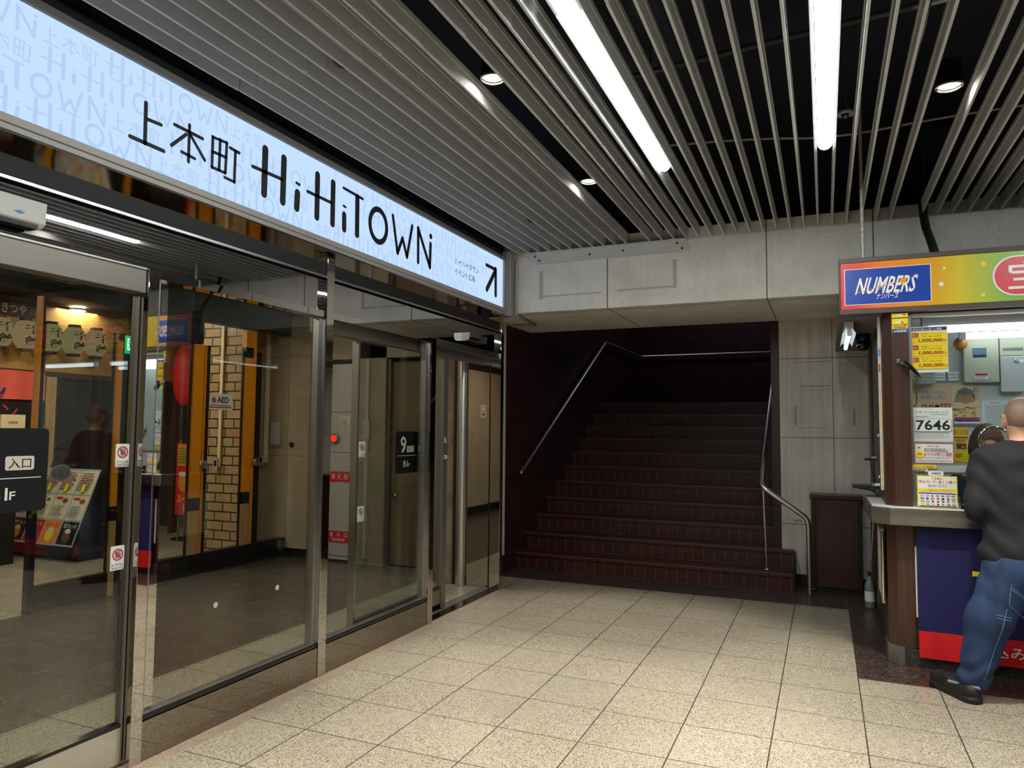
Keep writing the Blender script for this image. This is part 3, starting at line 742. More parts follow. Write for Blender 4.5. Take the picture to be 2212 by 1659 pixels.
# ------------------------------------------------------------------ the long light-box sign
XS = -2.60
sg = thing('light_box_sign', 'long glowing blue-white sign with big black lettering above the glass doors', 'sign', (XS, 2.6, 2.43))
fr = MB()
fr.box(XS-.045, XS+.018, -1.2, 5.80, 2.455, 2.485, 'sign_frame').box(XS-.045, XS+.010, -1.2, 5.80, 2.432, 2.455, 'sign_frame').box(XS-.045, XS+.018, -1.2, 5.80, 2.914, 2.945, 'mid_grey')
fr.box(XS-.045, XS+.018, 5.778, 5.80, 2.485, 2.914, 'sign_frame').box(XS-.045, XS-.012, -1.2, 5.80, 2.945, 2.998, 'black_matte')
obj('frame', fr, sg, bevel=.002)
obj('end_trim', B(XS-.045, XS+.03, 5.802, 5.93, 2.42, 2.998, 'sign_frame').box(XS-.03, XS+.036, 5.85, 5.875, 2.42, 2.998, 'pale_grey'), sg)
obj('soffit', B(XP+.002, XS+.008, -1.2, 5.9, 2.424, 2.431, 'soffit_mirror'), sg)
Y1 = 3.384
def sgp(): return Panel((XS, 0, 0), (0, 1, 0), (0, 0, 1), 1, 1, None)
pn = B(XS-.04, XS, -1.18, Y1-.003, 2.486, 2.913, 'sign_light'); obj('face_panel', pn, sg)
pn = B(XS-.04, XS, Y1+.003, 5.777, 2.486, 2.913, 'sign_light'); obj('face_panel', pn, sg)
obj('panel_joint', B(XS-.04, XS-.002, Y1-.003, Y1+.003, 2.486, 2.913, 'white_paint'), sg)
# ghost lettering in the backlit face
LOGO = dict(
    kanji=[(.068, .172, .071, 0, .019), (.081, .106, .147, .109, .016), (0, .002, .165, 0, .018),
           (.215, .138, .372, .134, .016), (.296, .168, .297, 0, .017), (.28, .119, .203, .04, .016), (.306, .122, .388, .039, .017), (.258, .031, .332, .026, .015),
           (.431, .166, .432, .021, .017), (.517, .169, .514, .023, .017), (.433, .165, .519, .169, .014), (.432, .021, .514, .021, .015), (.476, .169, .475, .025, .017), (.434, .096, .515, .097, .015), (.538, .153, .598, .149, .016), (.573, .147, .572, -.004, .018), (.572, -.004, .51, -.001, .015)],
    latin=[(.085, .232, .085, 0, .043), (.224, .233, .223, 0, .043), (0, .113, .21, .117, .019), (.325, .135, .351, .132, .016), (.336, .082, .333, -.001, .044),
           (.5, .236, .502, -.004, .043), (.64, .235, .643, -.004, .043), (.418, .116, .63, .115, .019), (.742, .131, .764, .128, .015), (.751, .078, .754, -.007, .042),
           (.739, .238, .935, .23, .018), (.878, .223, .883, -.007, .044),
           (1.275, .22, 1.339, -.015, .03), (1.339, -.015, 1.398, .099, .03), (1.398, .099, 1.458, -.015, .03), (1.458, -.015, 1.519, .215, .03),
           (1.606, -.017, 1.6, .221, .034), (1.6, .221, 1.77, -.018, .034), (1.77, -.018, 1.776, .151, .036), (1.775, .208, 1.779, .208, .04)],
    oval=(1.11, .109, .112, .122, .036))
def logo(p, which, x, y, s, mat_, sx=1.):
    for a in LOGO[which]: p.stroke(x+a[0]*s*sx, y+a[1]*s, x+a[2]*s*sx, y+a[3]*s, a[4]*s, mat_, 3 if s < .7 else 8)
    if which == 'latin':
        o = LOGO['oval']; p.ring(x+o[0]*s*sx, y+o[1]*s, o[2]*s*sx, o[3]*s, o[4]*s, mat_, 24 if s < .7 else 48)
bg = sgp()
bg.fix = .0006
for row, (z, s, off) in enumerate(((2.812, .36, .0), (2.708, .38, .5), (2.6, .38, 1.05), (2.497, .38, .3))):
    y = -1.1+off-.9
    while y < 5.7:
        for which, adv in (('kanji', .68), ('latin', 1.86)):
            w = (.62 if which == 'kanji' else 1.80)*s
            k0, k1 = y, y+w
            if k0 > -1.15 and k1 < 5.76 and not (k0 < Y1 < k1):
                logo(bg, which, y, z, s, 'sign_light_ink')
            y += adv*s
bg.k = 0
obj('ghost_lettering', bg.mb, sg)
p = sgp(); p.fix = .0016
def lay_logo(p, which, x, y):
    for a in LOGO[which]: p.stroke(x+a[0], y+a[1], x+a[2], y+a[3], a[4], 'ink', 8)
lay_logo(p, 'kanji', 2.029, 2.593); lay_logo(p, 'latin', 2.718, 2.594)
p.ring(2.718+1.11, 2.594+.109, .112, .122, .036, 'ink', 56)
obj('main_lettering', p.mb, sg)
p = sgp(); p.fix = .0016
p.text('ハイハイタウン', 4.871, 2.683, 5.284, 2.735, 'ink'); p.text('イベント広場', 4.873, 2.601, 5.222, 2.655, 'ink')
obj('caption', p.mb, sg)
p = sgp(); p.fix = .0016
for a in ((5.431, 2.797, 5.623, 2.795, .03), (5.623, 2.795, 5.628, 2.575, .05), (5.61, 2.775, 5.45, 2.592, .05)): p.stroke(*a, 'ink')
obj('arrow', p.mb, sg)

# ------------------------------------------------------------------ signs and stickers on the glass
XG = XP-.0545
def door_sign(label, x, y0, right, big9, mark, n=1):
    w, h = .315, .3
    p = Panel((x, y0, 1.09), right, (0, 0, 1), w, h, 'sign_black', .003, radius=.02)
    p.text('9', .06, .15, .12, .265, 'white', .012)
    p.rect(.145, .15, .265, .198, 'white', .008); p.text(mark, .155, .156, .255, .192, 'sign_black', .006)
    p.rect(.02, .118, .295, .121, 'white'); p.text('B1', .105, .035, .165, .09, 'white', .012); p.text('F', .172, .035, .196, .068, 'white', .012)
    return obj('door_sign', p.mb, None, label, 'sign', loc=tuple(p.o))
# entrance sign: the board reaches beyond the picture's left edge
w, h = .42, .305
p = Panel((XG, 1.405, 1.09), (0, 1, 0), (0, 0, 1), w, h, 'sign_black', .003, radius=.02)
p.text('9', .13, .14, .235, .27, 'white', .014)
p.rect(.264, .152, .368, .203, 'offwhite', .008); p.text('入口', .275, .158, .357, .196, 'sign_black', .008)
p.rect(.05, .122, .395, .125, 'white'); p.text('B1', .215, .045, .277, .09, 'white', .014); p.text('F', .283, .046, .304, .076, 'white', .014)
obj('door_sign', p.mb, None, 'black sign with a 9 and entrance characters on the left sliding door', 'sign', loc=tuple(p.o))
p = Panel((XP-.134, 4.375, 1.088), (0, 1, 0), (0, 0, 1), .3, .3, 'sign_black', .003, radius=.018)
p.text('9', .06, .145, .135, .265, 'offwhite', .014); p.rect(.145, .15, .245, .195, 'offwhite', .006); p.text('出口', .152, .156, .238, .19, 'sign_black', .006)
p.rect(.02, .125, .28, .128, 'offwhite'); p.text('B1', .1, .045, .155, .09, 'offwhite', .012); p.text('F', .162, .045, .182, .07, 'offwhite', .012)
obj('door_sign', p.mb, None, 'black sign with a 9 and exit characters on the open sliding door', 'sign', loc=tuple(p.o))
def hand_sticker(label, x, y, z, lines, w=.07, h=.1):
    p = Panel((x, y, z), (0, 1, 0), (0, 0, 1), w, h, 'white', .001, radius=.006)
    c = (w*.5, h*.64); r = w*.38
    for i in range(4): p.stroke(c[0]-w*.13+i*w*.085, c[1]-h*.02, c[0]-w*.15+i*w*.1, c[1]+h*.14, w*.06, 'textgrey')
    p.stroke(c[0]+w*.1, c[1]-h*.08, c[0]+w*.22, c[1]+h*.01, w*.06, 'textgrey'); p.ellipse(c[0]-w*.01, c[1]-h*.06, w*.15, h*.09, 'textgrey')
    p.ring(c[0], c[1], r, r, w*.07, 'red'); p.stroke(c[0]-r*.66, c[1]+r*.66, c[0]+r*.66, c[1]-r*.66, w*.07, 'red')
    for i, t in enumerate(lines): p.text(t, w*.07, h*(.17-.13*i), w*.93, h*(.27-.13*i), 'black', .01)
    return obj('caution_sticker', p.mb, None, label, 'sticker', loc=tuple(p.o))
hand_sticker('upper white no-touch sticker near the edge of the left sliding door', XP-.053, 2.108, 1.236, ['ドアに注意', 'CAUTION'], .064, .096)
hand_sticker('lower white no-touch sticker near the edge of the left sliding door', XP-.053, 2.105, .81, ['ドアに', 'ちゅうい'], .064, .1)
hand_sticker('upper small no-touch sticker on the open sliding door', XP-.134, 3.93, 1.22, ['ドアに注意', 'CAUTION'])
hand_sticker('lower small no-touch sticker on the open sliding door', XP-.134, 3.93, .8, ['ドアに', 'ちゅうい'])
p = Panel((XG, 1.835, 1.19), (0, 1, 0), (0, 0, 1), .085, .066, None); p.ellipse(.0425, .033, .0425, .033, 'dark_grey'); p.ring(.0425, .033, .041, .031, .002, 'textgrey')
p.poly([(.027, .018), (.058, .018), (.0425, .05)], 'black'); p.poly([(.032, .021), (.053, .021), (.0425, .044)], 'dark_grey'); p.text('!', .0405, .024, .0445, .038, 'black', .02)
p.text('注', .008, .025, .024, .041, 'maroon', .01); p.text('意', .061, .025, .077, .041, 'maroon', .01)
obj('oval_sticker', p.mb, None, 'dark oval warning sticker with a triangle on the left glass door', 'sticker', loc=tuple(p.o))
p = Panel((XP-.045, 2.245, .33), (0, 1, 0), (0, 0, 1), .04, .04, None); p.ring(.012, .016, .016, .02, .006, 'teal', 24)
obj('round_sticker', p.mb, None, 'small torn green round sticker low on the glass beside the near post', 'sticker', loc=tuple(p.o))
for y, z, lab in ((2.655, .54, 'pale dot sticker low on the middle pane, the nearer one'), (3.08, .54, 'pale dot sticker low on the middle pane, the farther one')):
    p = Panel((XP-.045, y, z), (0, 1, 0), (0, 0, 1), .03, .03, None); p.ellipse(.015, .015, .014, .014, 'pale_grey'); obj('dot_sticker', p.mb, None, lab, 'sticker', loc=tuple(p.o))
p = Panel((XP-.113, 5.04, 1.30), (0, 1, 0), (0, 0, 1), .05, .06, None); p.poly([(0, 0), (.045, 0), (.01, .055)], 'white'); p.poly([(.006, .004), (.036, .004), (.012, .045)], 'sky')
obj('triangle_sticker', p.mb, None, 'blue and white triangle sticker on the open door edge', 'sticker', loc=tuple(p.o))
p = Panel((XP-.113, 5.04, 1.17), (0, 1, 0), (0, 0, 1), .05, .035, 'sky', .001); p.rect(.004, .005, .046, .03, 'white'); p.rect(.008, .01, .03, .025, 'blue')
obj('notice_sticker', p.mb, None, 'small blue notice below the triangle sticker on the open door edge', 'sticker', loc=tuple(p.o))
# ------------------------------------------------------------------ the lottery kiosk
XR, ZT = 2.62, 2.155
bt = thing('kiosk', 'brown lottery kiosk with a steel counter and bright glazed window', 'kiosk', (.42, 5.1, 0))
def kp(name, mb, bevel=0., label=None): return obj(name, mb, bt, label, bevel=bevel)
post = [(.345, 5.30), (.345, 5.12), (.395, 5.06), (.49, 5.06), (.49, 5.30)]
kp('corner_post', MB().prism(post, .955, ZT-.001, 'brown_wood'), .003)
kp('corner_post', MB().prism(post, .105, .852, 'brown_wood').box(.49, XR, 5.07, 5.12, .105, .852, 'brown_wood'), .003)
kp('kick_plate', MB().prism([(.337, 5.30), (.337, 5.105), (.39, 5.045), (.425, 5.045), (.425, 5.30)], .002, .112, 'alu_dull'), .002)
kp('granite_base', B(.427, XR, 5.05, 5.2, 0, .103, 'granite_base'))
cp = [(.255, 6.0), (.255, 5.03), (.355, 4.955), (XR, 4.955), (XR, 5.5), (.50, 5.5), (.42, 6.0)]
kp('counter_edge', MB().prism(cp, .853, .953, 'brushed_steel'), .003)
kp('counter_top', MB().prism([(.262, 5.99), (.262, 5.035), (.358, 4.965), (XR, 4.965), (XR, 5.5), (.50, 5.5), (.42, 5.99)], .9535, .957, 'white_paint'))
kp('side_wall', B(.36, .41, 5.302, 7.24, .0, .852, 'brown_paint').box(.37, .41, 5.302, 7.24, .96, ZT-.002, 'brown_paint'))
kp('side_door', B(.352, .369, 5.5, 6.3, .96, ZT-.01, 'brown_paint').box(.345, .369, 6.32, 6.42, .96, ZT-.01, 'black_matte').box(.348, .369, 5.40, 5.48, .96, ZT-.01, 'black_metal'), .002)
for z in (1.39, 1.11): kp('hinge', MB().lathe([(.0, -.014), (.012, -.012), (.012, .012), (0, .014)], (.338, 5.5, z), 'chrome', 14, 'x'))
kp('door_lever', MB().tube([(.35, 5.52, 1.055), (.30, 5.52, 1.055), (.295, 5.53, 1.055)], .011, 'chrome', 12).lathe([(.018, 0), (.018, .01), (.01, .012)], (.338, 5.52, 1.055), 'chrome', 16, 'x'))
kp('back_wall', B(.412, XR, 6.14, 6.18, .02, ZT-.002, 'booth_wall'))
kp('inner_side', B(.412, .43, 5.52, 6.13, .02, ZT-.002, 'booth_wall'))
kp('inner_side', B(XR-.03, XR, 5.21, 7.24, .002, ZT-.002, 'booth_wall'))
kp('roof', B(.105, XR, 5.125, 7.26, ZT, ZT+.05, 'mid_grey').box(.44, XR-.03, 5.32, 6.13, ZT-.006, ZT-.0005, 'white_paint'))
kp('window_frame', B(.491, .507, 5.11, 5.15, .958, ZT-.002, 'alu').box(.508, XR-.05, 5.11, 5.15, 2.13, ZT-.002, 'white_paint').box(.508, XR-.05, 5.10, 5.15, 1.16, 1.172, 'alu').box(.508, XR-.05, 5.118, 5.145, 1.172, 1.214, 'panel_white'), .001)
for a, b in ((.508, 1.5), (1.52, XR-.05)): kp('window_pane', B(a, b, 5.132, 5.138, 1.215, 2.128, 'acrylic'))
kp('window_mullion', B(1.5, 1.52, 5.11, 5.15, 1.215, 2.128, 'alu'))
kp('inner_desk', B(.52, XR-.05, 5.55, 5.9, .7, .73, 'pale_grey'))
kp('edge_strip', MB().tube([(.495, 5.045, .30), (.495, 5.045, .72)], .006, 'white_paint', 8))

# sign on the kiosk roof edge
ks_ = thing('kiosk_sign', 'red to green kiosk sign with a blue NUMBERS field and a red oval', 'sign', (.113, 5.03, 2.16))
obj('frame', B(.101, XR+.02, 5.034, 5.123, 2.158, 2.19, 'frame_brown').box(.101, XR+.02, 5.034, 5.123, 2.487, 2.518, 'frame_brown').box(.101, .111, 5.034, 5.123, 2.19, 2.487, 'frame_brown').box(XR+.01, XR+.02, 5.034, 5.123, 2.19, 2.487, 'frame_brown').box(.111, XR+.01, 5.1, 5.12, 2.19, 2.487, 'frame_brown'), ks_, bevel=.003)
p = Panel((.112, 5.037, 2.191), (1, 0, 0), (0, 0, 1), XR-.103, .295, 'rainbow_face', .05)
obj('face', p.mb, ks_)
p = Panel((.112, 5.0366, 2.191), (1, 0, 0), (0, 0, 1), 1, 1, None)
p.rect(.0205, .0245, .5045, .2555, 'lit_white'); p.rect(.0245, .028, .5005, .252, 'lit_blue')
p.text('NUMBERS', .08, .09, .41, .197, 'lit_white', .016, slant=.03)
p.stroke(.085, .1, .36, .165, .0035, 'lit_gold'); p.star(.352, .164, .024, 'lit_gold', 9, .6); p.stroke(.36, .166, .43, .187, .003, 'lit_gold')
p.text('ナンバーズ', .2, .055, .322, .093, 'lit_white', .012, slant=.008)
for x, y, r in ((.778, .232, .022), (.772, .045, .018), (.575, .22, .012), (.558, .125, .02)): p.star(x, y, r, 'lit_yellow' if x > .6 else 'lit_white', 5, .45, .2)
p.rect(.822, .028, 1.60, .268, 'lit_white', .118); p.rect(.832, .037, 1.59, .259, 'lit_red', .11)
for t, x in (('宝', .90), ('く', 1.13), ('じ', 1.33)): p.text(t, x, .068, x+.185, .235, 'lit_white', .014)
p.rect(2.02, .028, 2.49, .252, 'lit_white'); p.rect(2.025, .033, 2.485, .247, 'lit_red'); p.text('LOTO', 2.1, .09, 2.41, .2, 'lit_white', .014)
for x, y in ((1.68, .22), (1.95, .06), (1.93, .23)): p.star(x, y, .02, 'lit_yellow')
obj('lettering', p.mb, ks_)

# blue banner in front of the counter
p = Panel((.498, 5.02, .07), (1, 0, 0), (0, 0, 1), 2.0, .782, None)
n = 60; v = []; f = []
for i in range(n+1):
    x = .498+2.0*i/n; w = .006*math.sin(i*.55)+.003*math.sin(i*1.7+1)
    for z, k in ((.851, .1), (.55, .6), (.226, 1.), (.072, 1.4)): v.append((x, 5.022+w*k*.8-.008*k, z-(.004*math.sin(i*.4) if z < .1 else 0)))
m = MB(); o4 = lambda i, k: i*4+k
m.add(v, [(o4(i, k), o4(i, k+1), o4(i+1, k+1), o4(i+1, k)) for i in range(n) for k in (0, 1)], 'banner_blue', True)
m.add(v, [(o4(i, 2), o4(i, 3), o4(i+1, 3), o4(i+1, 2)) for i in range(n)], 'banner_red', True)
bn = obj('banner', m, None, 'dark blue cloth banner with a red hem hanging below the counter', 'banner', loc=(.498, 5.02, .07))
p = Panel((.498, 5.0, .07), (1, 0, 0), (0, 0, 1), 1, 1, None)
p.text('申込みカード・宝くじ券', .27, .052, 1.30, .122, 'paper', .02)
for t, x in (('ナ', .28), ('ン', .60), ('バ', .92), ('ー', 1.24), ('ズ', 1.52)): p.text(t, x, .36, x+.26, .60, 'yellow', .04)
obj('lettering', p.mb, bn)

def poster(name, label, cat, x0, x1, z0, z1, y, mat_='paper', group=None, t=.001):
    return Panel((x0, y, z0), (1, 0, 0), (0, 0, 1), x1-x0, z1-z0, mat_, t), name, label, cat, group
def done(q): p, name, label, cat, group = q; return obj(name, p.mb, None, label, cat, group, loc=tuple(p.o))
YF = 5.108
# notices on the window front
q = poster('prize_poster', 'white poster with three yellow 1,000,000 rows in the kiosk window', 'poster', .508, .708, 1.784, 2.071, 5.129, 'paper'); p = q[0]
p.rect(.005, .262, .195, .282, 'navy'); p.text('本日の当せん宝くじ情報', .01, .265, .17, .278, 'white', .01)
for i in range(3):
    y = .178-.078*i; p.rect(.005, y, .195, y+.076, 'yellow'); p.rect(.009, y+.042, .042, y+.07, 'red'); p.text('宝くじ', .012, y+.049, .039, y+.063, 'white', .02)
    p.text('第1022回 ドリームジャンボ', .055, y+.058, .17, y+.067, 'brown'); p.text('【1等】 207組 140357番', .06, y+.043, .165, y+.052, 'brown')
    p.text('1,000,000', .038, y+.008, .168, y+.034, 'rust', .035, slant=.006); p.text('円', .173, y+.008, .19, y+.026, 'rust')
done(q)
q = poster('number_notice', 'white notice with a large 7646 taped in the kiosk window', 'notice', .509, .720, 1.355, 1.566, 5.129); p = q[0]
p.text('“当せん番号” 「宝くじのお楽しみ抽せん」当せん番号', .01, .178, .19, .187, 'ink'); p.lines(.1, .165, .19, .172, 1, 'textgrey'); p.lines(.015, .152, .08, .16, 1, 'textgrey')
p.rect(.006, .062, .204, .142, 'textgrey', .012); p.rect(.0075, .0635, .2025, .1405, 'paper', .011); p.text('7646', .013, .07, .197, .134, 'ink', .02)
p.lines(.006, .02, .2, .058, 5, 'textgrey', .35, 4); done(q)
q = poster('customer_notice', 'red-bordered white notice with a yellow pointing hand', 'notice', .509, .719, 1.222, 1.345, 5.1085, 'red'); p = q[0]
p.rect(.004, .004, .206, .119, 'white'); p.text('お客さまへ', .07, .098, .14, .112, 'ink', .01); p.ring(.024, .098, .016, .013, .001, 'red'); p.ellipse(.024, .096, .007, .005, 'red')
p.lines(.052, .072, .2, .094, 2, 'textgrey', .5, 2); p.text('必ずその場でご確認', .05, .047, .2, .068, 'red', .02); p.ellipse(.027, .056, .022, .022, 'yellow')
p.rect(.014, .052, .04, .058, 'ink', .002); p.rect(.016, .05, .03, .064, 'gold', .004)
p.text('いただきますようお願いいたします。', .05, .028, .185, .039, 'ink'); p.lines(.01, .01, .2, .02, 1, 'textgrey'); done(q)
q = poster('cashless_strip', 'small yellow arrow strip about cashless payment on the window rail', 'sticker', .495, .628, 1.192, 1.213, YF-.002, None); p = q[0]
p.poly([(0, 0), (.122, 0), (.122, -.004), (.133, .011), (.122, .024), (.122, .021), (0, .021)], 'yellow'); p.text('キャッシュレス決済', .003, .004, .07, .017, 'red', .02); p.lines(.075, .004, .118, .017, 2, 'brown'); done(q)
q = poster('payment_note', 'small white note with red and black print under the yellow strip', 'sticker', .495, .579, 1.160, 1.189, YF-.002); p = q[0]
p.lines(.003, .02, .08, .028, 1, 'red', .6, 3); p.lines(.003, .002, .08, .02, 2, 'ink', .6, 5); done(q)
q = poster('card_sign', 'yellow-framed acrylic counter sign with rows of payment logos', 'sign', .512, .722, .961, 1.150, 5.04, 'yellow', None, .008); p = q[0]
p.rect(.006, .112, .204, .183, 'white'); p.text('ご不要の', .075, .166, .135, .178, 'ink', .02); p.text('申込カード', .01, .143, .098, .163, 'red', .03); p.text('と', .1, .146, .108, .155, 'red'); p.text('宝くじ券', .112, .143, .185, .163, 'red', .03); p.text('を', .19, .147, .2, .157, 'ink', .02)
p.text('お入れください', .058, .122, .155, .138, 'ink', .02); p.text('～ ご協力ありがとうございます ～', .04, .098, .175, .107, 'red', .01)
p.rect(.006, .01, .204, .094, 'white'); p.rect(.006, .08, .204, .086, 'blue'); p.lines(.01, .087, .2, .094, 1, 'textgrey'); p.rect(.006, .004, .204, .009, 'navy')
cl = ['black', 'red', 'blue', 'green', 'textgrey', 'orange', 'navy', 'crimson', 'sky', 'gold']; rr = random.Random(5)
for r in range(4):
    for c in range(7):
        x = .014+c*.027; y = .064-r*.0165; k = rr.random()
        if k < .3: p.ellipse(x+.008, y+.005, .006, .006, rr.choice(cl)); p.ellipse(x+.011, y+.005, .005, .005, rr.choice(cl))
        else: p.rect(x, y, x+.018, y+.01, rr.choice(cl), .002); p.rect(x+.004, y+.003, x+.014, y+.006, 'white')
done(q)
q = poster('number_tag', 'small white tag with blue-green lettering clipped above the card sign', 'tag', .572, .654, 1.1515, 1.178, 5.041, None); p = q[0]
p.rect(0, 0, .08, .027, 'white', .008); p.text('NUMBERS4', .014, .007, .066, .02, 'blue', .03, slant=.003); done(q)
obj('card_reader', MB().prism([(5.02, .958), (5.12, .958), (5.12, 1.03), (5.06, 1.03)], .737, .80, 'black_gloss', 'x').box(.745, .765, 5.018, 5.03, .985, .99, 'white_paint'), None, 'black card terminal on the counter right of the card sign', 'card terminal', loc=(.8, 5.07, .958))
# talk-through disc
t = thing('speaking_disc', 'round chrome-rimmed speaking disc with small holes in the window', 'speaking disc', (.933, 5.117, 1.368))
obj('rim', MB().torus((.933, 5.117, 1.368), .078, .011, 'chrome', 'y', 48, 12), t)
obj('plate', MB().lathe([(.074, 0), (.074, .003)], (.933, 5.117, 1.368), 'clear_glass', 40, 'y'), t)
m = MB()
for i in range(-5, 6):
    for j in range(-5, 6):
        x = i*.0125+(j % 2)*.00625; z = j*.011
        if x*x+z*z < .058**2: m.torus((.933+x, 5.1155, 1.368+z), .0032, .0009, 'brown', 'y', 10, 5)
obj('perforation', m, t)
# round mirror on an arm, clamped on the corner post
t = thing('clamp_mirror', 'small round black mirror on a metal arm clamped to the corner post', 'mirror', (.45, 5.055, 1.81))
obj('arm', B(.418, .436, 5.03, 5.0585, 1.84, 1.864, 'alu').tube([(.43, 5.04, 1.85), (.455, 5.0, 1.825), (.478, 4.98, 1.81)], .011, 'alu', 10).tube([(.455, 5.0, 1.825), (.485, 4.975, 1.803)], .014, 'black_metal', 10), t)
R_ = Matrix.Rotation(math.radians(-38), 3, 'Y')
obj('disc', MB().ell((.496, 4.97, 1.797), (.009, .068, .068), 'black_metal', 28, 14, R_), t)
# stickers on the corner post
q = poster('camera_sticker', 'yellow security camera sticker with a blue foot on the corner post', 'sticker', .398, .488, 2.028, 2.120, 5.0575, 'yellow'); p = q[0]
p.rect(.018, .062, .052, .074, 'white', .004); p.rect(.052, .063, .064, .069, 'black'); p.rect(.04, .074, .043, .084, 'white'); p.text('防犯カメラ作動中', .004, .046, .086, .058, 'black', .02); p.lines(.01, .03, .08, .044, 2, 'brown')
p.rect(.001, .001, .089, .026, 'blue'); p.text('ALSOK', .02, .006, .08, .02, 'white', .03, slant=.004); p.poly([(.008, .006), (.02, .006), (.017, .018)], 'lit_yellow'); done(q)
q = poster('camera_sticker', 'upper yellow sticker half hidden under the kiosk sign', 'sticker', .398, .488, 2.126, 2.153, 5.0575, 'yellow'); p = q[0]; p.rect(.03, .006, .06, .018, 'white', .003); p.rect(.064, .016, .074, .022, 'black'); done(q)
q = poster('paper_strip', 'tall narrow strip of white and yellow labels beside the corner post', 'label strip', .322, .340, 1.045, 2.152, 5.16, 'white_cloth', None, .003); p = q[0]
p.rect(.001, .02, .017, .3, 'cream'); p.rect(.001, .36, .017, .62, 'cream'); p.rect(.004, .75, .012, .8, 'rust'); p.rect(.003, .85, .014, .9, 'sky'); p.lines(.005, .38, .012, .62, 16, 'tan', .25); p.lines(.005, .02, .012, .3, 14, 'pale_grey', .25); done(q)
# inside the kiosk, on the back wall
YB = 6.137
q = poster('campaign_poster', 'peach poster with a generic figure and flames and a red price', 'poster', .60, 1.032, 1.46, 1.764, YB, 'peach'); p = q[0]
p.rect(.265, 0, .432, .304, 'cream'); rr = random.Random(9)
for i in range(26): p.star(.272+rr.random()*.15, .02+rr.random()*.16, .008+rr.random()*.014, rr.choice(['gold', 'orange', 'yellow', 'rust']), 5, .5, rr.random()*3)
for i in range(8): p.star(.02+rr.random()*.24, .06+rr.random()*.22, .006+rr.random()*.006, rr.choice(['gold', 'rust']), 5, .5, rr.random()*3)
p.ellipse(.345, .2, .06, .055, 'tan'); p.poly([(.29, .2), (.3, .26), (.345, .285), (.39, .26), (.4, .2), (.37, .235), (.34, .22), (.315, .24)], 'textgrey'); p.ellipse(.3, .15, .05, .025, 'peach'); p.ellipse(.39, .155, .045, .02, 'peach')
for i in range(4): p.rect(.27, .005+.016*i, .43, .017+.016*i, ['purple', 'white', 'blue', 'red'][i])
p.text('当たる\n宝くじ', .395, .2, .425, .29, 'black', .02); p.text('もっと楽しく、夢中な!', .05, .245, .2, .26, 'sky', .02); p.text('お楽しみ', .06, .2, .2, .236, 'sky', .03); p.text('1,300円', .03, .105, .25, .165, 'crimson', .03); done(q)
q = poster('day_poster', 'yellow wall poster with blue characters and a food picture behind the glass', 'poster', .866, .956, 1.20, 1.452, 6.1365, 'yellow'); p = q[0]
p.text('宝くじの日', -.03+.032, .2, .086, .238, 'navy', .03); p.rect(.002, .172, .088, .184, 'red'); p.rect(.01, .09, .08, .14, 'white'); p.rect(.013, .093, .077, .137, 'brown'); p.ellipse(.035, .115, .012, .01, 'maroon'); p.ellipse(.056, .11, .01, .008, 'gold'); p.lines(.01, .145, .08, .165, 2, 'navy'); p.ellipse(.03, .05, .02, .014, 'orange'); done(q)
q = poster('document', 'white printed document pinned on the kiosk back wall', 'document', 1.045, 1.213, 1.44, 1.648, YB, 'paper'); p = q[0]
p.text('取扱要領', .055, .185, .11, .195, 'ink'); p.lines(.02, .02, .15, .175, 17, 'textgrey', .3, 8); done(q)
q = poster('price_list', 'white ruled list hanging below the document on the back wall', 'document', .962, 1.03, 1.2, 1.42, YB, 'paper'); p = q[0]
for i in range(7): p.rect(.004, .02+.028*i, .064, .022+.028*i, 'textgrey')
done(q)
t = thing('intercom_panel', 'large cream wall unit with a small dark screen inside the kiosk', 'control panel', (1.04, 6.137, 1.774))
obj('body', B(.932, 1.15, 6.07, 6.138, 1.774, 2.11, 'panel_cream'), t, bevel=.006)
p = Panel((.932, 6.0695, 1.774), (1, 0, 0), (0, 0, 1), .1, .1, None); p.rect(.058, .18, .142, .248, 'black'); p.rect(.06, .2, .14, .246, 'lcd'); p.rect(.062, .185, .14, .196, 'navy'); obj('screen', p.mb, t)
p = Panel((.932, 6.0693, 1.774), (1, 0, 0), (0, 0, 1), .1, .1, None); p.rect(.07, .024, .145, .064, 'white'); p.rect(.07, .048, .145, .064, 'crimson'); p.lines(.075, .027, .14, .046, 2, 'blue'); p.rect(.05, .014, .17, .017, 'textgrey'); obj('label_plate', p.mb, t)
t = thing('wall_box', 'cream vented switch box high on the kiosk back wall', 'switch box', (1.23, 6.137, 1.963))
obj('body', B(1.157, 1.31, 6.085, 6.138, 1.963, 2.107, 'panel_cream'), t, bevel=.004)
p = Panel((1.157, 6.0845, 1.963), (1, 0, 0), (0, 0, 1), .1, .1, None)
for i in range(10): p.rect(.02+.012*i, .035, .03+.012*i, .055, 'textgrey')
obj('vent', p.mb, t)
t = thing('wall_box', 'white metal wall box with a round lock inside the kiosk', 'wall box', (1.23, 6.137, 1.70))
obj('body', B(1.155, 1.30, 6.06, 6.138, 1.703, 1.958, 'panel_white'), t, bevel=.006)
obj('lock', MB().lathe([(.013, 0), (.013, -.008), (.006, -.01), (0, -.006)], (1.25, 6.06, 1.925), 'chrome', 18, 'y'), t)
obj('disc_label', MB().lathe([(.013, 0), (0, -.002)], (1.28, 6.0595, 1.92), 'white', 18, 'y'), t)
t = thing('air_conditioner', 'white louvred air conditioner at the back of the kiosk', 'air conditioner', (.66, 6.1, 1.765))
obj('body', B(.59, .742, 5.98, 6.138, 1.765, 1.87, 'panel_white'), t, bevel=.01)
m = MB()
for i in range(3): m.box(.6, .735, 5.972, 5.98, 1.785+.026*i, 1.803+.026*i, 'pale_grey')
obj('louvres', m, t)
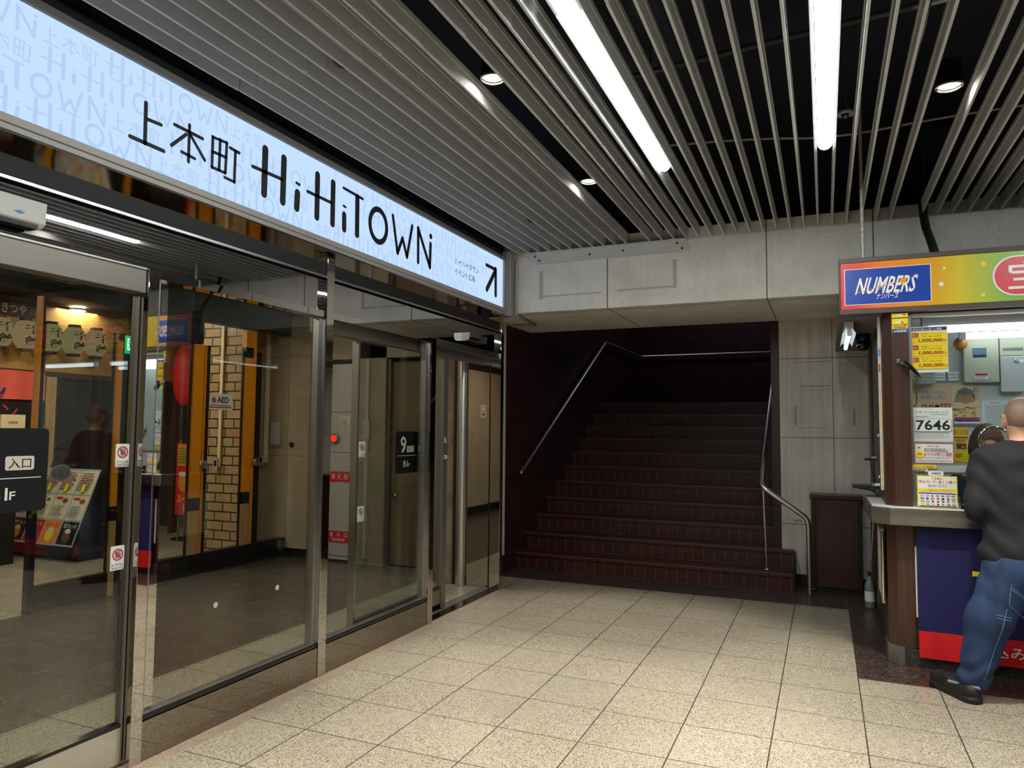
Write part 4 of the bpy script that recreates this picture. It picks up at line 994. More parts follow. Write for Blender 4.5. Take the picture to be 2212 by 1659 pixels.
t = thing('wall_vent', 'white double louvred vent on the kiosk back wall', 'vent', (.83, 6.137, 1.79))
for a in (.75, .835):
    m = MB().box(a, a+.075, 6.12, 6.1375, 1.788, 1.865, 'panel_white')
    for i in range(3): m.box(a+.004, a+.07, 6.112, 6.12, 1.795+.023*i, 1.81+.023*i, 'white')
    obj('louvre', m, t)
obj('hanging_pouch', MB().ell((.906, 6.0, 2.05), (.034, .018, .05), 'leather', 24, 14).torus((.906, 6.0, 2.05), .036, .009, 'leather', 'y', 28, 8).tube([(.9, 6.0, 2.1), (.93, 6.0, 2.135), (.99, 6.05, 2.118)], .006, 'offwhite', 8).tube([(.876, 6.0, 2.03), (.85, 6.0, 1.98), (.83, 6.0, 1.975)], .005, 'offwhite', 8), None, 'shiny brown leather pouch hanging on a cord inside the kiosk', 'pouch', loc=(.906, 6.0, 2.05))
t = thing('flower_vase', 'orange flowers in a small wooden pot behind the left window edge', 'flowers', (.61, 5.9, 1.53))
sh = B(.585, .70, 5.86, 5.97, 1.515, 1.529, 'pale_grey'); obj('shelf', sh, t)
obj('pot', MB().lathe([(.018, 0), (.02, .01), (.021, .085), (.017, .085), (.016, .07)], (.61, 5.9, 1.53), 'pale_wood', 18), t)
m = MB()
for dx, dy, h in ((-.012, 0, .22), (.006, .01, .25), (.014, -.01, .235)): m.tube([(.61, 5.9, 1.6), (.61+dx*.6, 5.9+dy, 1.6+h*.6), (.61+dx, 5.9+dy, 1.56+h)], .0022, 'leafgreen', 6)
obj('stem', m, t)
for dx, dy, h in ((-.012, 0, .225), (.006, .01, .255), (.014, -.01, .24)):
    m = MB()
    for k in range(9):
        a = 2*PI*k/9; m.ell((.61+dx+.011*math.cos(a), 5.9+dy+.011*math.sin(a), 1.56+h), (.008, .008, .004), 'orange' if k % 2 else 'rust', 8, 6)
    m.ell((.61+dx, 5.9+dy, 1.562+h), (.006, .006, .006), 'gold', 8, 6); obj('flower', m, t)
obj('desk_phone', MB().prism([(.70, 1.53), (.735, 1.53), (.745, 1.60), (.725, 1.61)], 5.85, 5.88, 'black_metal', 'y').box(.69, .78, 5.84, 5.95, 1.50, 1.529, 'pale_grey'), None, 'black handset standing in a grey cradle behind the notices', 'telephone', loc=(.73, 5.87, 1.5))
def booth_lamp(label, x0, x1, y, z, r=.019):
    t = thing('fluorescent_lamp', label, 'lamp', ((x0+x1)/2, y, z+.06), 'fluorescent tubes inside the kiosk')
    obj('housing', B(x0-.04, x1+.04, y-.035, y+.035, z+.024, min(z+.1, ZT-.007), 'white_paint'), t, bevel=.004)
    obj('tube', MB().tube([(x0, y, z), (x1, y, z)], r, 'booth_tube', 14), t)
    for a, b in ((x0-.04, x0), (x1, x1+.04)): obj('socket', B(a, b, y-.02, y+.02, z-.02, z+.024, 'white_paint'), t)
booth_lamp('front fluorescent tube just inside the kiosk window head', .62, 1.42, 5.25, 2.062)
booth_lamp('front fluorescent tube at the far half of the kiosk window', 1.62, 2.45, 5.25, 2.062)
booth_lamp('rear fluorescent tube deeper inside the kiosk', .93, 2.2, 5.95, 2.095)
# outside the kiosk's left side
t = thing('fluorescent_lamp', 'short bare tube light under the kiosk roof corner', 'lamp', (.165, 5.8, 2.1))
obj('housing', B(.135, .192, 5.32, 6.3, 2.108, 2.154, 'housing_white'), t, bevel=.003)
obj('reflector', MB().add([(.138, 5.36, 2.107), (.122, 5.36, 2.075), (.122, 6.16, 2.075), (.138, 6.16, 2.107)], [(0, 1, 2, 3)], 'pale_grey'), t)
obj('reflector', MB().add([(.19, 5.36, 2.107), (.207, 5.36, 2.075), (.207, 6.16, 2.075), (.19, 6.16, 2.107)], [(0, 1, 2, 3)], 'pale_grey'), t)
obj('tube', MB().tube([(.165, 5.36, 2.076), (.165, 6.28, 2.076)], .014, 'small_tube', 12), t)
obj('socket', B(.152, .178, 5.33, 5.36, 2.06, 2.107, 'housing_white'), t); obj('socket', B(.152, .178, 6.28, 6.3, 2.06, 2.107, 'housing_white'), t)
t = thing('dome_camera', 'black glass dome camera under the kiosk roof', 'camera', (.28, 6.05, 2.15))
obj('mount', MB().lathe([(.05, 0), (.05, -.05), (.047, -.055)], (.28, 6.05, 2.1545), 'black_metal', 24), t); obj('dome', MB().ell((.28, 6.05, 2.075), (.046, .046, .05), 'black_gloss', 24, 16), t)
obj('roof_rod', MB().tube([(.25, 5.18, 2.207), (.25, 5.18, 3.745)], .011, 'galvanised', 12), None, 'pale metal rod hanging from the ceiling to the kiosk roof', 'rod', loc=(.25, 5.18, 2.207))
obj('roof_conduit', MB().tube(smooth([(.72, 5.7, 2.207), (.72, 5.7, 2.62), (.70, 5.75, 2.75), (.67, 5.9, 2.95), (.67, 5.95, 3.5)]), .017, 'black_matte', 10).tube(smooth([(.755, 5.7, 2.207), (.755, 5.7, 2.6), (.735, 5.78, 2.75), (.70, 5.92, 2.95), (.70, 5.95, 3.5)]), .012, 'dark_grey', 10), None, 'pair of bent dark cables rising behind the kiosk sign', 'cable', loc=(.72, 5.7, 2.207))
t = thing('side_shelf', 'small dark shelf sticking out of the kiosk side above the cabinet', 'shelf', (.3, 5.72, 1.03))
obj('board', B(.175, .344, 5.64, 5.82, 1.02, 1.038, 'black_metal'), t, bevel=.002); obj('bracket', MB().tube([(.21, 5.7, 1.019), (.30, 5.7, 1.005), (.335, 5.7, .97), (.338, 5.7, .962)], .007, 'dark_grey', 8), t)
t = thing('clip', 'small dark clip with a hanging wire on the kiosk side', 'clip', (.33, 5.9, 1.21))
obj('jaw', B(.265, .344, 5.88, 5.92, 1.205, 1.222, 'black_metal').box(.31, .344, 5.89, 5.91, 1.222, 1.235, 'pale_grey'), t); obj('wire', MB().tube(smooth([(.305, 5.9, 1.204), (.308, 5.9, 1.14), (.325, 5.9, 1.08), (.343, 5.9, 1.05)]), .003, 'black_matte', 6), t)
# framed board leaning on the side of the counter
t = thing('side_board', 'framed white board hung edge-on below the left counter end', 'board', (.33, 5.3, .35))
obj('board', B(.318, .334, 5.16, 5.55, .36, .79, 'offwhite'), t); obj('frame', MB().tube([(.322, 5.15, .36), (.322, 5.15, .79)], .011, 'chrome', 12).tube([(.322, 5.15, .795), (.322, 5.55, .795)], .011, 'chrome', 12).tube([(.322, 5.15, .352), (.322, 5.55, .352)], .011, 'alu', 12), t)
# maroon cabinet, bottle
t = thing('cabinet', 'dark maroon wooden cabinet standing against the concrete wall', 'cabinet', (.08, 7.15, 0))
obj('body', B(-.125, .285, 7.07, 7.262, .03, .815, 'cabinet_wood').box(-.118, .278, 7.08, 7.26, 0, .03, 'black_matte'), t, bevel=.003)
obj('top', B(-.135, .297, 7.04, 7.264, .816, .855, 'cabinet_wood'), t, bevel=.004)
obj('door', B(-.07, .255, 7.052, 7.069, .045, .80, 'cabinet_wood'), t, bevel=.002); obj('side_rail', B(-.122, -.105, 7.055, 7.069, .03, .815, 'cabinet_wood').box(-.1, -.085, 7.06, 7.069, .03, .815, 'black_matte').box(.262, .28, 7.055, 7.069, .03, .815, 'black_matte'), t)
obj('foot_cap', MB().ell((-.11, 7.05, .02), (.008, .008, .006), 'white_paint', 10, 6), t)
t = thing('spray_bottle', 'clear plastic bottle with white labels on the floor beside the cabinet', 'bottle', (.312, 6.6, 0))
obj('body', MB().lathe([(.036, 0), (.038, .01), (.038, .17), (.03, .2), (.014, .225), (.013, .25)], (.312, 6.6, .002), 'clear_plastic', 22), t)
obj('cap', MB().lathe([(.015, 0), (.015, .03), (.0, .034)], (.312, 6.6, .253), 'black_matte', 16), t)
obj('label_plate', MB().lathe([(.0386, .05), (.0386, .13)], (.312, 6.6, .002), 'white', 22), t)
obj('power_cord', MB().tube(smooth([(.345, 6.3, .851), (.33, 6.35, .6), (.322, 6.45, .4), (.312, 6.55, .32), (.312, 6.6, .3)]), .005, 'pale_grey', 8), None, 'grey cord dropping from the counter end to the bottle', 'cord', loc=(.345, 6.3, .85))
# ------------------------------------------------------------------ vestibule behind the glass
vb = MB().box(-5.96, -5.17, 6.37, 6.7, .1, 3.7, 'concrete_inner').box(-5.95, -5.18, 6.39, 6.7, 0, .1, 'black_matte').box(-5.17, -4.89, 6.62, 6.7, 0, 3.7, 'black_matte')
vb.box(-4.55, -4.19, 6.37, 6.7, .0, 3.7, 'concrete_inner').box(-4.62, -3.26, 6.62, 6.7, 0, 3.7, 'concrete_inner').box(-4.88, -3.26, 6.37, 6.7, 2.15, 3.7, 'concrete_inner').box(-3.6, -3.255, 6.37, 6.62, .0, 2.15, 'concrete_inner')
vb.box(-5.95, -5.18, 6.3685, 6.371, 1.1, 1.104, 'seam').box(-5.95, -5.18, 6.3685, 6.371, 2.2, 2.204, 'seam').box(-5.46, -5.456, 6.3685, 6.371, .1, 2.6, 'seam')
struct('wall_back', vb)
struct('door_3', B(-4.18, -3.61, 6.45, 6.50, .01, 2.12, 'steel_door').box(-4.188, -4.15, 6.40, 6.45, 0, 2.148, 'alu_dull').box(-3.64, -3.602, 6.40, 6.45, 0, 2.148, 'alu_dull').lathe([(.02, 0), (.02, -.02), (0, -.024)], (-4.1, 6.449, .72), 'chrome', 16, 'y'))
struct('wall_front', B(-5.5, -2.77, -.5, -.4, .12, 3.7, 'concrete_inner').box(-5.5, -2.77, -.49, -.4, 0, .12, 'black_matte'))
struct('ceiling', B(-10, -2.76, -.4, 8, 2.8, 2.9, 'void_black'))
struct('wall_left', B(-9.8, -9.7, -.4, 8, 0, 2.8, 'dark_grey'))
struct('wall_back', B(-9.7, -6.4, 7.6, 7.7, 0, 2.8, 'dark_grey'))
struct('wall_front', B(-9.7, -5.55, -.5, -.4, 0, 2.8, 'dark_grey'))
# inner row of glazed doors with orange edges
struct('trim_15', B(-5.56, -5.44, -.4, 6.36, 2.43, 2.8, 'black_matte').box(-5.54, -5.46, 4.43, 5.15, 2.205, 2.43, 'black_matte'))
def leaf(name, a, b, rail=True):
    d = thing(name, None, None, (-5.5, (a+b)/2, 0)); d['kind'] = 'structure'
    obj('door_pane', B(-5.505, -5.495, a+.0125, b-.0125, .2, 2.2, 'clear_glass'), d)
    if rail: obj('door_rail', B(-5.525, -5.475, a, b, .005, .2, 'door_bronze'), d)
    obj('door_stile', B(-5.51, -5.49, a, a+.012, .2, 2.2, 'black_metal').box(-5.51, -5.49, b-.012, b, .2, 2.2, 'black_metal'), d)
leaf('door_4', 3.63, 4.24, True); leaf('door_5', 4.43, 5.05, False); leaf('door_6', 5.255, 5.715, False)
struct('trim_27', B(-5.52, -5.48, 5.195, 5.218, .2125, 2.2, 'orange_paint'))
struct('trim_28', B(-5.52, -5.48, 5.847, 5.88, .2125, 2.43, 'orange_paint'))
for i, (a, b, z0, z1) in enumerate(((4.245, 4.297, .74, 2.13), (5.055, 5.175, .74, 2.2), (5.72, 5.825, .75, 2.13))):
    m = B(-5.53, -5.47, a, b, z0, z1, 'orange_paint').box(-5.53, -5.47, a, b, z0-.12, z0, 'black_metal').box(-5.53, -5.47, a, b, .005 if i == 0 else .2125, z0-.12, 'pale_wood')
    if i == 2: m.box(-5.53, -5.47, a, b, 2.13, 2.24, 'black_metal').box(-5.53, -5.47, a, b, 2.24, 2.42, 'orange_paint')
    struct('trim_%d' % (16+i), m)
for i, (a, b) in enumerate(((4.3, 4.425), (5.222, 5.25), (5.885, 5.95))):
    struct('trim_%d' % (19+i), B(-5.53, -5.47, a, b, .005 if i == 0 else .2125, 2.2, 'door_bronze'))
struct('trim_26', B(-5.545, -5.455, 4.43, 6.36, .001, .212, 'black_metal'))
struct('trim_22', B(-5.53, -5.47, 3.585, 3.6, 1.0, 2.4, 'orange_paint').box(-5.53, -5.47, 3.585, 3.6, 0, 1.0, 'black_metal').box(-5.53, -5.47, 3.6, 3.62, .0, 2.4, 'black_metal'))
for y, lab in ((5.2, 'round steel pull disc on the inner door between orange posts'), (5.9, 'round steel pull disc on the inner door beside the last orange post')):
    obj('pull_disc', MB().lathe([(.045, 0), (.045, .012), (.035, .018), (0, .012)], (-5.469, y, 1.05), 'chrome', 24, 'x'), None, lab, 'door pull', loc=(-5.469, y, 1.05))
bp_ = B(-6.36, -5.73, 5.97, 6.02, 0, 2.8, 'beige_brick'); struct('wall_pillar', bp_)
obj('wall_conduit', B(-6.05, -6.01, 5.945, 5.969, .98, 2.79, 'cream'), None, 'pale vertical conduit on the beige brick pillar', 'conduit', loc=(-6.03, 5.95, .98))
obj('wall_switch', B(-6.09, -6.03, 5.93, 5.944, .95, 1.08, 'pale_grey').box(-6.075, -6.045, 5.926, 5.93, .99, 1.05, 'black_metal'), None, 'grey switch at the foot of the brick pillar conduit', 'switch', loc=(-6.06, 5.93, .95))
obj('wall_conduit', B(-5.775, -5.735, 6.345, 6.369, 1.02, 2.79, 'cream'), None, 'pale vertical conduit on the inner concrete wall', 'conduit', loc=(-5.75, 6.35, 1.02))
obj('wall_switch', B(-5.83, -5.776, 6.34, 6.3685, .99, 1.1, 'pale_grey').box(-5.815, -5.79, 6.336, 6.34, 1.02, 1.08, 'black_metal'), None, 'grey switch at the foot of the concrete wall conduit', 'switch', loc=(-5.8, 6.34, .99))
obj('junction_box', B(-5.69, -5.54, 6.345, 6.3685, 1.21, 1.49, 'concrete_inner').box(-5.675, -5.555, 6.34, 6.345, 1.23, 1.47, 'pale_grey'), None, 'square cover box on the inner concrete wall', 'junction box', loc=(-5.6, 6.35, 1.21))
obj('wall_button', MB().lathe([(.03, 0), (.03, -.012), (.022, -.014), (0, -.006)], (-5.40, 6.368, 1.225), 'black_metal', 20, 'y'), None, 'round black button on the inner concrete wall', 'button', loc=(-5.4, 6.36, 1.225))
# fire hydrant cabinet
t = thing('hydrant_cabinet', 'pale fire hydrant cabinet with red signs and a red lamp behind the glass', 'hydrant cabinet', (-4.76, 6.45, 0))
obj('body', B(-4.885, -4.625, 6.38, 6.6, .02, 2.1, 'pale_grey'), t, bevel=.004)
obj('seam_line', B(-4.885, -4.625, 6.378, 6.3795, 1.15, 1.155, 'dark_grey').box(-4.885, -4.625, 6.378, 6.3795, 1.58, 1.585, 'dark_grey').box(-4.885, -4.625, 6.378, 6.3795, .06, .065, 'dark_grey'), t)
p = Panel((-4.885, 6.377, .84), (1, 0, 0), (0, 0, 1), .26, .11, 'red', .001); p.text('消', .02, .025, .07, .085, 'white'); p.text('火', .1, .025, .15, .085, 'white'); p.text('栓', .185, .025, .24, .085, 'white'); obj('upper_sign', p.mb, t)
p = Panel((-4.885, 6.377, .2), (1, 0, 0), (0, 0, 1), .26, .12, 'red', .001); p.text('放　水　口', .02, .06, .24, .105, 'white'); p.text('消防隊専用', .05, .015, .21, .045, 'white'); obj('lower_sign', p.mb, t)
p = Panel((-4.76, 6.377, 1.44), (1, 0, 0), (0, 0, 1), .12, .1, 'offwhite', .001); p.lines(.01, .01, .11, .09, 5, 'textgrey'); obj('notice_plate', p.mb, t)
obj('alarm_lamp', MB().lathe([(.055, 0), (.055, -.02), (.042, -.03)], (-4.82, 6.379, 1.3), 'alu_dull', 22, 'y').ell((-4.82, 6.345, 1.3), (.036, .03, .036), 'red_lamp', 16, 10), t)
obj('wall_conduit', B(-4.42, -4.38, 6.335, 6.369, .06, 2.14, 'pale_grey').box(-4.44, -4.36, 6.33, 6.369, 1.3, 1.5, 'pale_grey'), None, 'grey vertical conduit with a box beside the hydrant cabinet', 'conduit', loc=(-4.4, 6.35, .06))
p = Panel((-5.46, 4.31, 2.03), (0, 1, 0), (0, 0, 1), .09, .155, 'exit_green', .02); p.rect(.015, .03, .06, .13, 'exit_white'); p.stroke(.03, .1, .04, .07, .014, 'exit_green'); p.stroke(.04, .07, .05, .045, .01, 'exit_green'); p.stroke(.04, .07, .026, .045, .01, 'exit_green'); p.ellipse(.036, .115, .009, .009, 'exit_green')
obj('exit_sign', p.mb, None, 'small lit green exit sign with a running figure above the inner doors', 'exit sign', loc=tuple(p.o))
p = Panel((-5.49, 5.27, 1.58), (0, 1, 0), (0, 0, 1), .3, .16, 'white', .002); p.ellipse(.06, .095, .028, .028, 'pinkred'); p.text('AED', .1, .07, .25, .13, 'navy', .03); p.rect(.01, .02, .29, .03, 'red'); p.lines(.02, .035, .28, .055, 1, 'textgrey')
obj('aed_notice', p.mb, None, 'white AED notice with a red heart on the inner glass', 'notice', loc=tuple(p.o))
struct('wall_left', B(-5.54, -5.46, -.4, 1.9, .12, 2.42, 'concrete_inner').box(-5.53, -5.46, -.4, 1.89, 0, .12, 'black_matte'))
p = Panel((-5.456, .38, 1.62), (0, 1, 0), (0, 0, 1), .22, .22, 'offwhite', .002); p.rect(.03, .11, .19, .19, 'textgrey'); p.rect(.04, .12, .18, .18, 'offwhite'); p.rect(.06, .03, .16, .08, 'red')
obj('wall_notice', p.mb, None, 'pale notice with a red block mirrored in the polished end panel', 'notice', loc=tuple(p.o))
# ------------------------------------------------------------------ restaurant front seen through both rows of glass
struct('trim_23', B(-8.06, -8.0, 3.0, 7.2, 2.02, 2.8, 'yellow_wood').box(-8.06, -8.0, 3.0, 7.2, 1.96, 2.02, 'brown_wood'))
struct('trim_24', B(-8.06, -7.99, 5.33, 5.45, 0, 1.96, 'pale_wood').box(-8.06, -7.99, 7.1, 7.2, 0, 1.96, 'brown_wood'))
struct('wall_left', B(-9.0, -8.9, 3.0, 7.59, 0, 2.3, 'maroon'))
p = Panel((-7.97, 4.2, 2.58), (0, 1, 0), (0, 0, 1), 1.05, .17, 'maroon', .03); p.text('きつや', .6, .03, .86, .14, 'cream', .02); p.text('ニュー', .9, .05, 1.0, .1, 'cream')
obj('shop_sign', p.mb, None, 'dark red shop sign board above the pale lanterns', 'sign', loc=tuple(p.o))
def lantern(label, x, y, z, r, h, m1, txt, mt, group=None):
    t = thing('paper_lantern', label, 'lantern', (x, y, z), group)
    n = 14; prof = []
    for i in range(n+1):
        u = i/n; q = r*(1-.45*abs(2*u-1)**3.2); prof.append((q*(1 if i % 2 else .97), h*(u-.5)))
    obj('shade', MB().lathe(prof, (x, y, z), m1, 28), t)
    obj('cap', MB().lathe([(r*.55, h*.5), (r*.55, h*.5+.03)], (x, y, z), 'black_matte', 20).lathe([(r*.55, -h*.5-.03), (r*.55, -h*.5)], (x, y, z), 'black_matte', 20), t)
    m = MB(); k = len(txt)
    for i, ch in enumerate(txt):
        v, f, a = glyphs(ch, .03); hh = h*.86/k; z0 = z+h*.43-hh*(i+1)
        pts = []
        for q in v:
            ang = (q[0]-.5)*1.25; u = (z0+q[1]*hh*.86-z)/h; rr_ = r*(1-.45*abs(2*u)**3.2)+.004
            pts.append((x+rr_*math.cos(ang), y+rr_*math.sin(ang), z0+q[1]*hh*.86))
        m.add(pts, f, mt)
    obj('lettering', m, t)
    return t
for i in range(5):
    lantern(['nearest', 'second', 'third', 'fourth', 'fifth'][i]+' pale paper lantern in the row under the shop sign', -7.85, 4.72+.27*i, 2.38, .12, .3, 'lantern_glow', '千鈴', 'black', 'pale lanterns under the shop sign')
lantern('tall red paper lantern with black characters behind the glass', -7.7, 7.02, 2.09, .18, .76, 'lantern_red', 'きのくや', 'black')
m = MB(); n = 24; v = []
for i in range(n+1):
    y = 3.9+1.38*i/n; w = .012*math.sin(i*1.1)
    v += [(-7.95+w, y, 2.0), (-7.95+w*1.6, y, 1.69)]
m.add(v, [(2*i, 2*i+1, 2*i+3, 2*i+2) for i in range(n)], 'noren_red', True)
p = Panel((-7.925, 4.2, 1.69), (0, 1, 0), (0, 0, 1), 1, 1, None); p.text('る', .1, .03, .32, .26, 'navy', .03); p.text('ん', .42, .03, .66, .26, 'navy', .03); m.add(p.mb.v, p.mb.f, 'navy')
obj('shop_curtain', m, None, 'salmon red half curtain hanging below the lanterns', 'curtain', loc=(-7.95, 3.9, 2.0))
m = MB().box(-7.95, -7.94, 3.9, 5.3, 1.42, 1.66, 'black_matte'); p = Panel((-7.935, 4.2, 1.44), (0, 1, 0), (0, 0, 1), 1, 1, None); p.text('ーメン', .2, .02, .8, .2, 'white', .03); m.add(p.mb.v, p.mb.f, 'red')
obj('shop_banner', m, None, 'black strip with red characters under the salmon curtain', 'banner', loc=(-7.95, 3.9, 1.42))
p = Panel((-7.6, 4.63, 1.30), (0, 1, 0), (0, 0, 1), .24, .22, 'cream', .02); p.text('営業時間', .07, .12, .16, .155, 'brown', .02); p.text('11:00~21:00', .02, .03, .22, .08, 'brown', .02)
obj('hours_board', p.mb, None, 'pale wooden board with opening hours above the entrance sign', 'board', loc=tuple(p.o))
obj('board_stand', B(-7.72, -7.63, 4.66, 4.84, 0, 1.34, 'black_matte'), None, 'black stand carrying the opening hours board', 'stand', loc=(-7.68, 4.75, 0))
# slanted menu stand
t = thing('menu_stand', 'slanted black menu stand covered with food sheets in front of the restaurant', 'menu stand', (-7.7, 5.3, 0))
up = Vector((0, .34, .90)).normalized()
p = Panel((-8.3, 5.1, .10), (1, 0, 0), up, 1.2, .98, 'black_metal', .03); obj('board', p.mb, t)
obj('body', MB().prism([(5.135, .10), (5.475, .97), (5.6, .97), (5.6, .0), (5.2, .0)], -8.29, -7.12, 'black_matte', 'x'), t)
pp = Panel((-8.3, 5.1, .10), (1, 0, 0), up, 1.2, .98, None); pp.k = 2
pp.rect(.05, .06, 1.15, .90, 'pale_grey'); pp.text('お食事のご案内', .45, .925, .72, .955, 'textgrey')
obj('backing_sheet', pp.mb, t)
rr = random.Random(12)
for r, (y0, y1) in enumerate(((.62, .88), (.34, .60), (.08, .32))):
    for c in range(4):
        x0 = .07+c*.27; p = Panel((-8.3, 5.1, .10), (1, 0, 0), up, 1.2, .98, None); p.k = 5
        bgc = 'offwhite' if r < 2 else ['maroon', 'red', 'orange', 'black'][c]
        p.rect(x0, y0, x0+.25, y1, bgc)
        if r == 0: p.lines(x0+.02, y0+.03, x0+.23, y1-.02, 8, 'brown', .5, c+20); p.rect(x0+.1, y0+.02, x0+.15, y0+.1, 'yellow'); p.ellipse(x0+.2, y0+.16, .018, .02, 'pinkred')
        elif r == 1:
            p.rect(x0+.02, y1-.05, x0+.12, y1-.02, 'red'); p.ellipse(x0+.17, y1-.06, .05, .035, ['red', 'white', 'gold', 'gold'][c]); p.ellipse(x0+.17, y1-.06, .035, .022, 'brown'); p.lines(x0+.02, y0+.02, x0+.2, y1-.11, 6, 'textgrey', .4, c+30)
        else:
            p.ellipse(x0+.12, y0+.09, .06, .07, ['gold', 'orange', 'yellow', 'brown'][c]); p.text(['半チャン', 'ハイボール', 'ビール', '生ジョッキ'][c], x0+.03, y1-.07, x0+.22, y1-.02, ['yellow', 'yellow', 'red', 'white'][c], .03); p.ellipse(x0+.12, y0+.14, .045, .025, 'offwhite')
        obj('menu_sheet', p.mb, t)
obj('side_counter', B(-8.75, -8.3, 6.45, 6.75, .66, .70, 'pale_wood').box(-8.7, -8.35, 6.5, 6.7, 0, .659, 'black_matte'), None, 'small pale wooden counter on a dark base behind the first orange post', 'counter', loc=(-8.5, 6.6, 0))
p = Panel((-7.40, 6.62, .33), (1, 0, 0), (0, 0, 1), .32, .88, 'red', .01); p.rect(.02, .6, .22, .86, 'gold'); p.text('スーパー\n樽', .03, .02, .29, .25, 'yellow', .03); p.ellipse(.12, .4, .08, .12, 'gold'); p.ellipse(.12, .5, .08, .03, 'offwhite'); p.lines(.03, .63, .2, .83, 6, 'leafgreen', .5)
obj('beer_banner', p.mb, None, 'red beer banner with a glass standing under the red lantern', 'banner', loc=(-7.40, 6.62, .33))
obj('banner_stand', MB().tube([(-7.38, 6.66, 0), (-7.38, 6.66, 1.25)], .012, 'alu_dull', 8).box(-7.5, -7.1, 6.66, 6.8, 0, .03, 'black_matte'), None, 'thin metal stand holding the red beer banner', 'stand', loc=(-7.38, 6.64, 0))
def room_light(label, x, y, z, e, col, size=.5):
    t = thing('ceiling_light', label, 'downlight', (x, y, z), 'round ceiling lights behind the glass')
    obj('rim', MB().torus((x, y, z-.012), .09, .01, 'white_paint', 'z', 24, 8), t); obj('glow_disc', MB().lathe([(.088, 0), (0, -.005)], (x, y, z-.006), 'downlight_glow', 24), t)
    L = bpy.data.lights.new('room_glow', 'AREA'); L.shape = 'DISK'; L.size = size; L.energy = e; L.color = col
    o = bpy.data.objects.new('room_glow', L); COL.objects.link(o); o.parent = t; o.location = (0, 0, -.03)
room_light('round restaurant ceiling light seen over the menu stand', -8.0, 5.66, 2.78, 14, (1, .86, .66))
room_light('ceiling light deeper along the restaurant front', -6.9, 4.2, 2.79, 26, (1, .86, .66))
room_light('ceiling light over the restaurant floor', -6.8, 2.4, 2.79, 18, (1, .86, .66))
room_light('ceiling light in front of the brick pillar', -6.7, 5.3, 2.79, 14, (1, .84, .62), .3)
room_light('first ceiling light of the vestibule', -4.2, 1.0, 2.79, 26, (1, .88, .7))
room_light('middle ceiling light of the vestibule', -4.2, 3.4, 2.79, 8, (1, .88, .7))
room_light('last ceiling light of the vestibule near the hydrant cabinet', -4.2, 5.3, 2.79, 6, (1, .88, .7))
# ------------------------------------------------------------------ people
def person(label, loc): return thing('person', label, 'person', loc)
pm = person('bald man in a dark shirt and baggy jeans leaning on the kiosk counter', (.85, 4.62, 0))
HC = np.array((1.0, 4.80, 1.49))
yaw = math.radians(1)                       # turned a little to his left
Rz = np.array(((math.cos(yaw), math.sin(yaw), 0), (-math.sin(yaw), math.cos(yaw), 0), (0, 0, 1)))  # world -> head frame (face along +y)
def hw(p): return HC+np.array(p) @ Rz        # head frame -> world
def headf(P, grow=0.):
    Q = (P-HC) @ Rz.T
    d = elli(Q, (0, -.012, .022), (.077+grow, .096+grow, .098+grow))
    d = smin(d, elli(Q, (0, .03, -.05), (.058+grow, .066+grow, .075+grow)), .05)
    d = smin(d, elli(Q, (0, .075, -.09), (.03, .026, .022)), .03)           # chin
    d = smin(d, cone(Q, (0, .088, .0), (0, .106, -.03), .009, .015), .014)   # nose
    d = smin(d, elli(Q, (0, .082, -.062), (.024, .012, .012)), .012)         # mouth
    for s in (-1, 1):
        d = smin(d, elli(Q, (s*.032, .078, .025), (.024, .012, .009)), .012)  # brow
        d = smax(d, -elli(Q, (s*.031, .094, .008), (.014, .012, .009)), .008)  # eye socket
        e = elli(Q, (s*.083, -.004, -.008), (.012, .022, .034)); e = smax(e, -elli(Q, (s*.096, .002, -.006), (.009, .012, .02)), .006)
        d = smin(d, e, .008)
        if s < 0: d = smin(d, elli(Q, (s*.085, -.002, -.036), (.009, .012, .013)), .006)
    return d
sh_l, el_l, wr_l = (.815, 4.79, 1.245), (.765, 4.70, 1.005), (.86, 4.90, 1.01)
sh_r, el_r, wr_r = (1.20, 4.80, 1.245), (1.26, 4.72, 1.0), (1.14, 4.92, 1.01)
neck0, neck1 = (1.0, 4.775, 1.30), (1.0, 4.79, 1.42)
hip_l, kn_l, an_l = (.88, 4.66, .70), (.775, 4.60, .40), (.69, 4.585, .09)
hip_r, kn_r, an_r = (1.08, 4.66, .70), (1.12, 4.60, .40), (1.10, 4.52, .09)
def torso(P, g=0.):
    d = elli(P, (1.005, 4.745, 1.16), (.20+g, .125+g, .20+g))
    d = smin(d, elli(P, (.99, 4.72, .93), (.185+g, .135+g, .22+g)), .1)
    d = smin(d, elli(P, (.975, 4.68, .76), (.178+g, .13+g, .13+g)), .1)
    d = smin(d, cone(P, (.86, 4.77, 1.27), (1.15, 4.77, 1.27), .062+g, .062+g), .09)
    return d
def arm(P, s, e, w, g=0., stop=False):
    d = cone(P, s, e, .06+g, .047+g)
    if not stop: d = smin(d, cone(P, e, w, .046+g, .029+g), .03)
    return d
def hand(P, w, sx):
    w = np.array(w, float); d = elli(P, w+(0, .05, -.012), (.042, .052, .016))
    for i, (dx, L) in enumerate(((-.03, .05), (-.01, .062), (.012, .058), (.032, .044))):
        a = w+(dx, .088, -.01); b = a+(dx*.12, L*.6, -.004); c = b+(0, L*.35, -.012)
        d = smin(d, np.minimum(cone(P, a, b, .0095, .0088), cone(P, b, c, .0088, .0075)), .006)
    a = w+(sx*.035, .03, -.008); b = a+(sx*.028, .032, -.006); c = b+(sx*.004, .026, -.004)
    return smin(d, np.minimum(cone(P, a, b, .012, .0105), cone(P, b, c, .0105, .009)), .01)
